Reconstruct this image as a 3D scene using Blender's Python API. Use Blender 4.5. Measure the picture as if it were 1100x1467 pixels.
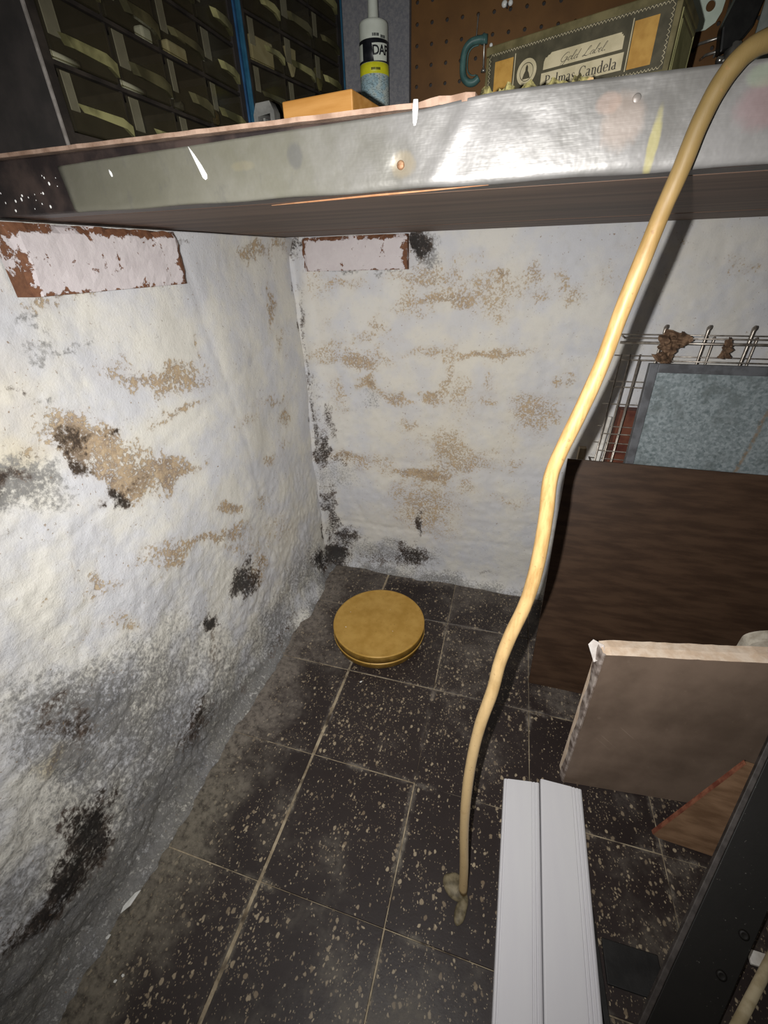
import bpy, bmesh, math, random
import numpy as np
from mathutils import Vector, Matrix, Euler

for o in list(bpy.data.objects):
    bpy.data.objects.remove(o, do_unlink=True)
SC = bpy.context.scene
COL = SC.collection

# ------------------------------------------------------------------ camera
# world: x = distance from the left wall, y = 0 at the back wall (negative towards the viewer), z = up
CAM_POS = Vector((0.53209, -1.09335, 0.93331))
CAM_R = ((0.96110776, 0.27498429, -0.0256032),     # image right
         (0.12234715, -0.50705822, -0.85318411),   # image down
         (-0.24759454, 0.81686939, -0.52098114))   # view direction
cd = bpy.data.cameras.new('camera')
cam = bpy.data.objects.new('camera', cd)
COL.objects.link(cam)
rot = Matrix((CAM_R[0], tuple(-v for v in CAM_R[1]), tuple(-v for v in CAM_R[2]))).transposed()
cam.matrix_world = Matrix.Translation(CAM_POS) @ rot.to_4x4()
cd.sensor_fit = 'VERTICAL'
cd.sensor_height = 24.0
cd.lens = 598.9 / 1467 * 24.0
cd.clip_start = 0.01
SC.camera = cam

# ------------------------------------------------------------------ light: dim cellar ambience and the phone's flash
w = bpy.data.worlds.new('world')
SC.world = w
w.use_nodes = True
w.node_tree.nodes['Background'].inputs[0].default_value = (1.0, 0.93, 0.84, 1)
w.node_tree.nodes['Background'].inputs[1].default_value = 0.04

fl = bpy.data.lights.new('flash', 'SPOT')
fl.energy = 37.5
fl.color = (1.0, 0.98, 0.96)
fl.spot_size = math.radians(142)
fl.spot_blend = 1.0
fl.shadow_soft_size = 0.0025
flash = bpy.data.objects.new('flash', fl)
COL.objects.link(flash)
R0 = Vector(CAM_R[0]); V0 = Vector(CAM_R[2]); U0 = -Vector(CAM_R[1])
flash.location = CAM_POS - R0 * 0.025 + U0 * 0.003
aim = (V0 + R0 * 0.06 + U0 * 0.0).normalized()
flash.rotation_euler = aim.to_track_quat('-Z', 'Y').to_euler()

vs = SC.view_settings
vs.view_transform = 'Standard'
vs.look = 'None'
vs.gamma = 1.0
vs.use_curve_mapping = False
vs.exposure = 0.0

random.seed(7)
rng = np.random.default_rng(11)

# ------------------------------------------------------------------ material helpers
class NT:
    def __init__(self, name):
        self.m = bpy.data.materials.new(name)
        self.m.use_nodes = True
        self.t = self.m.node_tree
        self.b = self.t.nodes['Principled BSDF']
        self._tc = None
    def n(self, typ, **kw):
        x = self.t.nodes.new(typ)
        for k, v in kw.items():
            setattr(x, k, v)
        return x
    def put(self, sock, v):
        if isinstance(v, (int, float)):
            sock.default_value = v
        elif isinstance(v, (tuple, list)):
            if len(sock.default_value) == 4 and len(v) == 3:
                v = tuple(v) + (1,)
            sock.default_value = v
        else:
            self.t.links.new(v, sock)
    def coord(self, kind='Object'):
        if kind == 'World':
            return self.n('ShaderNodeNewGeometry').outputs['Position']
        if self._tc is None:
            self._tc = self.n('ShaderNodeTexCoord')
        return self._tc.outputs[kind]
    def mapping(self, vec, scale=(1, 1, 1), loc=(0, 0, 0), rot=(0, 0, 0)):
        m = self.n('ShaderNodeMapping')
        self.put(m.inputs['Vector'], vec)
        m.inputs['Scale'].default_value = scale
        m.inputs['Location'].default_value = loc
        m.inputs['Rotation'].default_value = rot
        return m.outputs[0]
    def noise(self, vec, scale, detail=4, rough=0.55, dist=0.0):
        x = self.n('ShaderNodeTexNoise')
        self.put(x.inputs['Vector'], vec)
        x.inputs['Scale'].default_value = scale
        x.inputs['Detail'].default_value = detail
        x.inputs['Roughness'].default_value = rough
        x.inputs['Distortion'].default_value = dist
        return x.outputs['Fac']
    def voro(self, vec, scale, feature='F1', rand=1.0):
        x = self.n('ShaderNodeTexVoronoi', feature=feature)
        self.put(x.inputs['Vector'], vec)
        x.inputs['Scale'].default_value = scale
        x.inputs['Randomness'].default_value = rand
        return x
    def math(self, op, a, b=0.0, clamp=False):
        x = self.n('ShaderNodeMath', operation=op, use_clamp=clamp)
        self.put(x.inputs[0], a)
        self.put(x.inputs[1], b)
        return x.outputs[0]
    def ramp(self, v, lo, hi):      # smooth 0..1 between lo and hi
        x = self.n('ShaderNodeMapRange', interpolation_type='SMOOTHSTEP')
        self.put(x.inputs[0], v)
        x.inputs[1].default_value = lo
        x.inputs[2].default_value = hi
        return x.outputs[0]
    def mix(self, f, a, b):
        x = self.n('ShaderNodeMix', data_type='RGBA')
        self.put(x.inputs[0], f)
        self.put(x.inputs[6], a)
        self.put(x.inputs[7], b)
        return x.outputs[2]
    def bump(self, h, strength=0.3, dist=0.002, prev=None):
        x = self.n('ShaderNodeBump')
        x.inputs['Strength'].default_value = strength
        x.inputs['Distance'].default_value = dist
        self.put(x.inputs['Height'], h)
        if prev is not None:
            self.put(x.inputs['Normal'], prev)
        return x.outputs[0]
    def sep(self, vec):
        x = self.n('ShaderNodeSeparateXYZ')
        self.put(x.inputs[0], vec)
        return x.outputs
    def out(self, color=None, rough=None, normal=None, metal=None, spec=None, **kw):
        if color is not None: self.put(self.b.inputs['Base Color'], color)
        if rough is not None: self.put(self.b.inputs['Roughness'], rough)
        if normal is not None: self.put(self.b.inputs['Normal'], normal)
        if metal is not None: self.put(self.b.inputs['Metallic'], metal)
        if spec is not None: self.put(self.b.inputs['Specular IOR Level'], spec)
        for k, v in kw.items(): self.put(self.b.inputs[k], v)
        return self.m

def mottled(name, a, b, scale=40, rough=0.7, bump=0.0, bscale=200, stretch=(1, 1, 1), metal=0.0, lo=0.35, hi=0.65, spec=0.4, detail=5):
    k = NT(name)
    c = k.mapping(k.coord(), scale=stretch)
    f = k.ramp(k.noise(c, scale, detail), lo, hi)
    nrm = k.bump(k.noise(c, bscale, 4), bump, 0.001) if bump else None
    return k.out(k.mix(f, a, b), rough, nrm, metal, spec)

# ------------------------------------------------------------------ mesh helpers
def link(name, me, mat, parent=None, smooth=False):
    o = bpy.data.objects.new(name, me)
    COL.objects.link(o)
    if mat is not None:
        for mm in (mat if isinstance(mat, (list, tuple)) else [mat]):
            me.materials.append(mm)
    if smooth:
        for p in me.polygons: p.use_smooth = True
    if parent is not None:
        o.parent = parent
    return o
def obj(name, bm, mat, parent=None, smooth=False):
    bmesh.ops.recalc_face_normals(bm, faces=bm.faces)
    me = bpy.data.meshes.new(name)
    bm.to_mesh(me); bm.free()
    return link(name, me, mat, parent, smooth)
def thing(name, label, cat, loc=(0, 0, 0), rot=(0, 0, 0), group=None):
    o = bpy.data.objects.new(name, None)
    o.empty_display_size = 0.02
    COL.objects.link(o)
    o.location = loc
    o.rotation_euler = rot
    return tag(o, label, cat, group)
def tag(o, label, cat, group=None):
    o['label'] = label
    o['category'] = cat
    if group: o['group'] = group
    return o
def struct(o):
    o['kind'] = 'structure'
    return o
def add_box(bm, x0, x1, y0, y1, z0, z1, M=None, bevel=0.0, seg=2):
    vs_ = [bm.verts.new((x, y, z)) for z in (z0, z1) for y in (y0, y1) for x in (x0, x1)]
    fs = []
    for q in ((0, 2, 3, 1), (4, 5, 7, 6), (0, 1, 5, 4), (2, 6, 7, 3), (0, 4, 6, 2), (1, 3, 7, 5)):
        fs.append(bm.faces.new([vs_[i] for i in q]))
    if M is not None:
        for v in vs_: v.co = M @ v.co
    if bevel:
        es = list({e for f in fs for e in f.edges})
        bmesh.ops.bevel(bm, geom=es, offset=bevel, segments=seg, profile=0.5, affect='EDGES')
def box(*a, **k):
    bm = bmesh.new(); add_box(bm, *a, **k); return bm
def catmull(pts, n=6):
    P = [Vector(p) for p in pts]
    P = [P[0] * 2 - P[1]] + P + [P[-1] * 2 - P[-2]]
    out = []
    for i in range(1, len(P) - 2):
        for k in range(n):
            t = k / n
            a, b, c, d = P[i - 1], P[i], P[i + 1], P[i + 2]
            out.append(0.5 * ((2 * b) + (c - a) * t + (2 * a - 5 * b + 4 * c - d) * t * t + (3 * b - a - 3 * c + d) * t ** 3))
    out.append(P[-2])
    return out
def add_tube(bm, pts, rad, seg=10, cap=True):
    P = [Vector(p) for p in pts]
    R = rad if isinstance(rad, (list, tuple)) else [rad] * len(P)
    t0 = (P[1] - P[0]).normalized()
    up = Vector((0, 0, 1)) if abs(t0.z) < 0.9 else Vector((1, 0, 0))
    n = (up - t0 * up.dot(t0)).normalized()
    rings = []
    for i, p in enumerate(P):
        t = (P[min(i + 1, len(P) - 1)] - P[max(i - 1, 0)]).normalized()
        n = (n - t * n.dot(t)).normalized()
        b = t.cross(n)
        rings.append([bm.verts.new(p + (n * math.cos(2 * math.pi * k / seg) + b * math.sin(2 * math.pi * k / seg)) * R[i]) for k in range(seg)])
    for i in range(len(rings) - 1):
        for k in range(seg):
            bm.faces.new((rings[i][k], rings[i][(k + 1) % seg], rings[i + 1][(k + 1) % seg], rings[i + 1][k]))
    if cap:
        bm.faces.new(rings[0][::-1]); bm.faces.new(rings[-1])
def tube(pts, rad, seg=10):
    bm = bmesh.new(); add_tube(bm, pts, rad, seg); return bm
def add_lathe(bm, prof, seg=48, M=None):
    rings = []
    for r, z in prof:
        if r <= 1e-6:
            rings.append([bm.verts.new((0, 0, z))])
        else:
            rings.append([bm.verts.new((r * math.cos(2 * math.pi * k / seg), r * math.sin(2 * math.pi * k / seg), z)) for k in range(seg)])
    if M is not None:
        for rg in rings:
            for v in rg: v.co = M @ v.co
    for a, b in zip(rings, rings[1:]):
        if len(a) == 1 and len(b) == 1: continue
        for k in range(seg):
            k2 = (k + 1) % seg
            if len(a) == 1: bm.faces.new((a[0], b[k], b[k2]))
            elif len(b) == 1: bm.faces.new((a[k], a[k2], b[0]))
            else: bm.faces.new((a[k], a[k2], b[k2], b[k]))
def lathe(prof, seg=48, M=None):
    bm = bmesh.new(); add_lathe(bm, prof, seg, M); return bm
def add_prism(bm, poly, d0, d1, M=None):      # 2-D outline in x,z extruded along y from d0 to d1
    a = [bm.verts.new((p[0], d0, p[1])) for p in poly]
    b = [bm.verts.new((p[0], d1, p[1])) for p in poly]
    if M is not None:
        for v in a + b: v.co = M @ v.co
    n = len(poly)
    bm.faces.new(a); bm.faces.new(b[::-1])
    for i in range(n):
        bm.faces.new((a[i], b[i], b[(i + 1) % n], a[(i + 1) % n]))
def prism(poly, d0, d1, M=None):
    bm = bmesh.new(); add_prism(bm, poly, d0, d1, M); return bm
def curve_mesh(loops, depth, name='plate'):   # filled outline with holes, in x,y, extruded in z by +-depth
    cu = bpy.data.curves.new(name, 'CURVE')
    cu.dimensions = '2D'; cu.fill_mode = 'BOTH'; cu.extrude = depth
    for lp in loops:
        s = cu.splines.new('POLY'); s.points.add(len(lp) - 1)
        for p, q in zip(s.points, lp): p.co = (q[0], q[1], 0, 1)
        s.use_cyclic_u = True
    return curve_to_mesh(cu)
def curve_to_mesh(cu):
    o = bpy.data.objects.new('tmp', cu); COL.objects.link(o)
    bpy.context.view_layer.update()
    me = bpy.data.meshes.new_from_object(o.evaluated_get(bpy.context.evaluated_depsgraph_get()))
    bpy.data.objects.remove(o, do_unlink=True)
    bpy.data.curves.remove(cu)
    return me
def text_mesh(s, size, extrude=0.0002, shear=0.0, bold=0.0, align='CENTER', space=1.0):
    cu = bpy.data.curves.new('lettering', 'FONT')
    cu.body = s; cu.size = size; cu.extrude = extrude; cu.shear = shear; cu.offset = bold
    cu.align_x = align; cu.align_y = 'CENTER'; cu.space_character = space; cu.resolution_u = 3
    return curve_to_mesh(cu)
def circle(cx, cy, r, n=20, r2=None, ph=0.0):
    r2 = r if r2 is None else r2
    return [(cx + r * math.cos(2 * math.pi * k / n + ph), cy + r2 * math.sin(2 * math.pi * k / n + ph)) for k in range(n)]

# numpy value noise
def _hash(ix, iy, s):
    h = (ix * 374761393 + iy * 668265263 + s * 982451653) & 0xFFFFFFFF
    h = ((h ^ (h >> 13)) * 1274126177) & 0xFFFFFFFF
    return ((h ^ (h >> 16)) & 0xFFFF) / 65535.0
def vnoise(x, y, s=0):
    x0 = np.floor(x).astype(np.int64); y0 = np.floor(y).astype(np.int64)
    fx = x - x0; fy = y - y0
    fx = fx * fx * fx * (fx * (fx * 6 - 15) + 10); fy = fy * fy * fy * (fy * (fy * 6 - 15) + 10)
    a = _hash(x0, y0, s); b = _hash(x0 + 1, y0, s); c = _hash(x0, y0 + 1, s); d = _hash(x0 + 1, y0 + 1, s)
    return (a * (1 - fx) + b * fx) * (1 - fy) + (c * (1 - fx) + d * fx) * fy
def fbm(x, y, oct=4, s=0, gain=0.5):
    v = 0; amp = 1; tot = 0
    for i in range(oct):
        v = v + amp * vnoise(x * 2 ** i + 17.3 * i, y * 2 ** i + 9.1 * i, s + i)
        tot += amp; amp *= gain
    return v / tot      # 0..1
def grid_mesh(name, A, B, fn):      # fn(a2d, b2d) -> x, y, z arrays
    a, b = np.meshgrid(A, B, indexing='ij')
    x, y, z = fn(a, b)
    co = np.stack([x, y, z], -1).reshape(-1, 3)
    na, nb = len(A), len(B)
    i = np.arange(na * nb).reshape(na, nb)
    q = np.stack([i[:-1, :-1], i[1:, :-1], i[1:, 1:], i[:-1, 1:]], -1).reshape(-1, 4)
    me = bpy.data.meshes.new(name)
    me.from_pydata(co.tolist(), [], q.tolist())
    me.polygons.foreach_set('use_smooth', np.ones(len(q), bool))
    return me, a, b

# ------------------------------------------------------------------ the setting: walls with their stains (wall coordinates in metres)
STAINS_LEFT = [
    ('B',-0.5248,0.7759,9.9,-4.2,-11.9,-49.9,0.8), ('B',-0.5619,0.7795,19.7,-14.2,-28.9,-73.2,0.6), ('B',-0.513,0.7143,19.2,2.9,-4.5,-119.2,0.8),
    ('D',-0.6416,0.724,50.1,-22.4,-26.5,-71.7,0.8), ('B',-0.6762,0.7162,8.6,-10.8,-21.2,-21.1,0.95), ('D',-0.6642,0.7425,21.4,-0.5,-3.8,-105.2,0.55),
    ('D',-0.6411,0.6314,41.0,-17.9,-29.9,-57.1,0.6), ('D',-0.7053,0.7078,54.0,1.8,-0.3,-28.3,0.78), ('B',-0.6599,0.6532,9.9,-13.3,-29.3,-26.5,1),
    ('D',-0.674,0.6307,21.3,-23.5,-68.4,-66.5,0.9), ('B',-0.5867,0.6296,12.4,-1.6,-13.0,-43.9,1), ('D',-0.7035,0.7353,26.7,-1.6,-4.5,-91.3,0.75),
    ('B',-0.4557,0.4893,21.9,-8.3,-37.4,-64.5,0.9), ('B',-0.5375,0.4641,7.6,-0.2,-22.6,-50.8,0.8), ('B',-0.6192,0.4893,25.4,0.3,-15.7,-41.7,0.8),
    ('B',-0.455,0.3829,22.6,-8.3,-45.8,-64.2,0.6), ('D',-0.8095,0.7283,24.1,-14.2,-37.8,-59.6,0.72), ('G',-0.8049,0.7216,13.3,-7.8,-19.9,-30.9,0.95),
    ('Y',-0.7844,0.7473,22.9,-11.1,-19.8,-45.7,0.6), ('B',-0.7688,0.745,44.9,-21.7,-31.6,-74.5,0.5), ('G',-0.6993,0.884,83.9,-40.4,-15.9,-136.6,0.8),
    ('G',-0.6829,0.8692,67.4,-32.0,-22.5,-161.4,0.7), ('G',-0.6701,0.8464,24.2,-8.7,-20.5,-207.8,0.7), ('D',-0.7419,0.8094,39.2,-25.6,-72.0,-164.0,0.7),
    ('G',-0.7091,0.7944,64.1,-30.3,-54.7,-191.6,0.7), ('D',-0.4523,0.2845,15.0,-13.4,-15.0,-14.4,0.95), ('B',-0.402,0.2808,24.9,-19.5,-15.6,-16.5,0.7),
    ('D',-0.583,0.2755,32.5,-12.6,-48.5,-47.8,1), ('B',-0.5947,0.2192,44.3,-29.7,-19.8,-15.2,0.6), ('B',-0.7568,0.539,78.8,-35.9,-39.1,-46.8,0.75),
    ('B',-0.7389,0.5157,44.9,-10.9,-67.0,-108.3,0.55), ('B',-0.7465,0.435,18.7,-13.6,-63.1,-47.5,0.6), ('B',-0.785,0.5835,184.2,-86.1,-130.7,-165.4,0.6),
    ('B',-0.8273,0.5551,110.0,-52.2,-151.3,-161.3,0.7), ('B',-0.802,0.4805,137.1,-63.0,-121.9,-115.9,0.6), ('G',-0.8384,0.3599,9.5,-1.9,-10.5,-11.3,0.95),
    ('G',-0.737,0.2958,11.0,-0.7,-9.0,-11.9,0.75), ('G',-0.8996,0.3332,14.2,-6.6,-16.0,-9.0,0.9), ('G',-0.7862,0.2013,8.6,1.0,-3.1,-7.5,0.8),
    ('G',-0.6427,0.1977,9.3,1.2,-4.1,-7.0,0.6), ('G',-0.8957,0.204,11.9,1.3,-0.9,-8.0,0.75), ('D',-0.8812,0.3727,28.8,-1.4,-11.8,-23.0,0.7),
    ('D',-0.8762,0.43,45.7,-21.5,-50.5,-36.0,0.6), ('D',-0.7104,0.1158,4.4,-24.6,-16.7,-5.8,0.75), ('Y',-0.9308,0.3543,38.9,-44.1,-45.1,-12.5,0.9),
    ('B',-0.9275,0.357,54.6,-62.0,-55.7,-15.8,0.85), ('B',-0.9035,0.349,18.7,-42.1,-73.3,-15.6,0.6), ('D',-0.9378,0.1851,1.1,-15.8,-27.2,-2.9,1),
    ('D',-0.9893,0.1661,-7.3,-27.2,-28.1,-0.3,0.95), ('D',-1.0355,0.1609,-24.6,-35.1,-28.7,2.3,0.85), ('D',-1.0628,0.1846,-35.4,-36.5,-45.6,6.2,0.7),
    ('D',-0.8921,0.1964,9.9,-34.4,-39.7,-7.6,0.7), ('G',-1.077,0.0742,12.6,-0.6,-2.9,-8.0,0.9), ('G',-0.9822,0.044,10.7,0.6,-1.0,-9.2,1),
    ('G',-0.9986,0.3163,20.7,-10.1,-25.5,-10.0,0.45), ('G',-1.031,0.2115,22.5,-1.0,-5.3,-15.0,0.7), ('G',-0.8436,0.067,15.0,2.1,-2.6,-9.6,0.9),
    ('G',-0.6338,0.0903,8.4,2.7,-2.1,-11.2,0.75), ('G',-0.4118,0.0833,7.1,3.9,-0.4,-12.2,0.7), ('G',-0.186,0.0961,8.0,6.0,-0.2,-13.0,0.7),
    ('D',-0.5665,0.0375,-8.8,-52.3,-15.6,-5.8,0.5), ('D',-0.3796,0.036,-3.4,-52.9,-10.7,-5.9,0.6), ('B',-0.1519,0.8422,51.3,-10.8,-1.8,-24.8,0.8),
    ('B',-0.1756,0.9496,18.8,-6.6,0.1,-57.5,0.75), ('B',-0.087,0.9605,21.0,-6.8,0.7,-62.7,0.6), ('B',-0.123,0.7631,54.6,-17.4,-5.7,-34.7,0.6),
    ('B',-0.1538,0.5814,26.6,-20.8,-15.8,-36.8,0.7), ('B',-0.2053,0.6506,10.8,-1.5,-28.6,-119.5,0.55), ('B',-0.32,0.6372,19.4,15.0,10.1,-92.9,0.5),
    ('B',-0.268,0.5138,31.1,-10.4,-26.3,-59.4,0.6), ('B',-0.3275,0.4386,41.8,-14.3,-40.5,-73.1,0.6), ('B',-0.1927,0.5199,31.4,-9.9,-26.2,-64.4,0.4),
    ('B',-0.4249,0.801,102.1,-25.2,-5.3,-42.7,0.5), ('B',-0.6846,0.8935,56.4,-27.0,-16.4,-170.4,0.5), ('B',-0.6461,0.8975,15.7,-6.3,-7.7,-188.3,0.7),
    ('D',-0.5908,0.9038,28.0,-9.3,-0.8,-248.0,0.8), ('D',-0.4133,0.9634,26.0,-10.8,2.0,-106.0,0.6), ('Y',-0.7721,0.7967,24.2,-11.9,-4.9,-15.5,0.35),
    ('B',-0.2939,0.3247,12.2,-4.0,-14.6,-22.4,0.45), ('B',-0.3917,0.3481,18.4,-6.4,-24.0,-34.2,0.5), ('D',-0.0059,0.8985,84.5,-9.8,-0.2,-16.2,0.7),
    ('D',-0.0002,0.7776,58.7,-3.8,-2.3,-23.2,0.9), ('D',0.0015,0.5505,52.3,-3.0,-2.6,-9.2,0.9), ('D',0.0061,0.3681,37.5,-3.4,-2.8,-6.6,0.8),
    ('D',0.0221,0.118,20.8,-0.9,-5.0,-8.2,1), ('D',-0.0721,0.0655,20.4,14.2,-4.8,-21.4,0.9),
]
STAINS_BACK = [
    ('B',0.3025,0.8936,13.7,0.2,-0.8,-50.0,0.7), ('B',0.2693,0.8504,41.1,-8.3,-3.6,-23.0,0.6), ('B',0.3702,0.8426,10.4,1.8,4.4,-47.8,0.8),
    ('B',0.4644,0.8594,11.0,2.0,1.8,-31.6,0.6), ('B',0.3759,0.8855,31.6,1.8,-0.5,-35.3,0.6), ('B',0.4998,0.8838,55.9,6.9,-1.1,-81.5,0.9),
    ('B',0.4755,0.828,24.8,2.6,0.0,-48.8,0.6), ('B',0.5506,0.8898,27.8,21.5,23.7,-42.7,0.7), ('B',0.6043,0.8692,70.3,12.4,-0.5,-52.9,0.6),
    ('B',0.579,0.8476,68.4,11.0,-0.3,-80.0,0.6), ('B',0.6437,0.8487,39.5,7.7,-0.3,-61.0,0.6), ('B',0.1105,0.8741,13.9,-1.2,-0.8,-82.1,0.6),
    ('B',0.1971,0.7881,39.2,-1.4,0.5,-51.1,0.7), ('B',0.1678,0.7547,13.5,-0.7,1.8,-98.7,0.6), ('B',0.146,0.7077,12.9,-2.8,-4.2,-42.3,0.8),
    ('B',0.0574,0.7176,25.0,-2.6,0.9,-34.6,0.6), ('B',0.3413,0.7252,9.7,0.3,2.6,-99.6,0.6), ('B',0.4783,0.724,10.3,1.8,7.4,-76.2,0.8),
    ('B',0.166,0.6393,37.4,17.1,14.5,-30.6,1), ('Y',0.166,0.6393,37.4,17.1,16.6,-35.0,0.6), ('B',0.2303,0.6047,18.8,-7.2,-20.8,-69.3,0.8),
    ('B',0.3457,0.6017,33.6,1.2,4.3,-75.8,0.8), ('B',0.3794,0.6667,80.1,-0.1,-0.1,-13.1,0.7), ('B',0.4185,0.6151,34.9,2.4,1.1,-19.1,0.6),
    ('B',0.488,0.6627,49.2,5.1,1.6,-36.0,0.6), ('B',0.49,0.61,47.9,4.9,3.1,-54.9,0.6), ('B',0.6136,0.5815,18.5,6.0,6.3,-23.6,0.7),
    ('B',0.5667,0.6144,42.7,5.9,3.2,-56.0,0.6), ('B',0.6629,0.6703,38.7,17.3,31.8,-92.7,0.7), ('B',0.0681,0.6155,33.6,18.4,12.9,-23.0,0.6),
    ('B',0.0733,0.5557,31.2,-2.7,1.9,-30.0,0.4), ('B',0.2794,0.5292,42.0,0.2,3.6,-48.9,0.7), ('B',0.0951,0.4161,11.1,-3.6,-8.1,-45.2,0.75),
    ('B',0.1612,0.3996,13.0,-3.2,-4.1,-34.5,0.6), ('B',0.3225,0.3756,11.6,-0.8,-0.1,-61.5,1), ('B',0.4228,0.4113,10.2,2.0,9.8,-36.8,0.75),
    ('B',0.4004,0.4565,18.5,1.1,1.4,-14.3,0.7), ('B',0.4881,0.4439,20.5,1.9,3.4,-33.4,0.5), ('B',0.5723,0.442,54.8,7.1,4.9,-47.6,0.6),
    ('B',0.3359,0.2642,10.1,-2.8,-2.8,-10.1,0.7), ('B',0.2475,0.3144,28.5,-0.2,3.6,-28.8,0.6), ('B',0.4042,0.1973,21.0,1.1,3.0,-18.6,0.5),
    ('B',0.5783,0.3219,13.2,0.7,1.8,-61.8,0.5), ('B',0.457,0.3524,35.9,2.8,5.3,-43.1,0.6), ('B',0.5569,0.4915,39.9,5.0,1.5,-16.3,0.35),
    ('B',0.3103,0.4694,14.4,0.3,1.4,-15.2,0.35), ('D',0.3152,0.1964,87.3,8.2,4.3,-16.6,0.8), ('D',0.2936,0.0755,16.5,-1.0,1.8,-22.3,0.85),
    ('D',0.0601,0.1132,20.4,-11.0,-8.9,-17.2,0.8), ('D',0.0206,0.0463,18.8,-7.2,-5.2,-20.6,1), ('D',0.1704,0.0434,13.5,-2.0,0.6,-32.0,0.6),
    ('G',0.2209,0.0679,7.0,-0.7,1.2,-20.5,0.7), ('D',0.0607,0.4127,27.2,-9.3,-7.2,-40.2,0.6), ('D',0.0385,0.5326,55.5,4.6,4.2,-17.9,0.7),
    ('D',0.0108,0.4426,53.2,1.7,3.2,-14.3,0.8), ('D',0.0081,0.6124,76.2,2.5,2.2,-12.3,0.5), ('G',0.0436,0.3514,14.3,-3.7,-1.6,-21.6,0.5),
    ('D',0.0175,0.2056,49.3,-0.9,2.1,-8.8,0.8), ('D',0.3014,0.9551,52.4,1.0,-1.1,-37.3,1), ('G',0.3111,0.9482,45.0,1.1,-0.9,-30.8,0.9),
    ('D',0.0083,0.9498,45.1,-6.4,-1.3,-49.1,0.8), ('G',0.1493,0.9119,9.7,-0.2,1.1,-115.2,0.8), ('G',0.1698,0.5916,35.4,-1.6,3.6,-63.5,0.5),
    ('G',0.4617,-0.0045,3.8,-0.3,-2.1,-32.3,0.7), ('D',0.5466,0.0578,45.8,4.7,11.7,-57.3,0.6), ('B',0.8294,0.939,46.7,14.3,-2.6,-86.5,0.35),
    ('B',0.9358,0.9016,39.7,14.2,-1.1,-53.1,0.5), ('B',0.719,0.8809,36.9,30.7,18.2,-29.2,0.4), ('B',0.3074,0.6275,132.9,2.4,6.8,-135.2,0.3),
    ('B',0.73,0.942,30.4,19.3,24.4,-72.4,0.35), ('B',0.2855,0.9422,75.6,-15.4,-4.8,-27.6,0.5), ('B',0.3973,0.9193,21.8,1.5,-1.6,-74.2,0.4),
    ('B',0.4575,0.9272,33.7,3.5,-2.7,-109.0,0.4), ('Y',0.4039,0.5579,5.1,0.3,0.3,-3.9,0.25), ('B',0.0378,0.8901,37.9,2.0,2.1,-21.6,0.5),
    ('B',0.0574,0.8114,51.4,3.1,1.8,-14.9,0.3), ('D',0.0146,0.8436,205.0,-5.1,0.6,-8.5,0.35),
]

def stain_field(lst, a, b, seed):
    wa = a + (fbm(a * 24, b * 24, 4, seed, 0.6) - 0.5) * 0.06
    wb = b + (fbm(a * 24 + 50, b * 24, 4, seed + 7, 0.6) - 0.5) * 0.06
    ch = {k: np.zeros_like(a) for k in 'BDGY'}
    for c, ca, cb, i00, i01, i10, i11, s in lst:
        da = wa - ca; db = wb - cb
        r2 = ((i00 * da + i01 * db) ** 2 + (i10 * da + i11 * db) ** 2) / 2.3
        ch[c] = np.maximum(ch[c], s * np.clip(1 - r2, 0, 1) ** 0.75)
    return ch
def set_stains(me, ch):
    at = me.attributes.new('stain', 'FLOAT_COLOR', 'POINT')
    d = np.stack([ch['B'], ch['D'], ch['G'], ch['Y']], -1).astype(np.float32).ravel()
    at.data.foreach_set('color', d)

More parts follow.
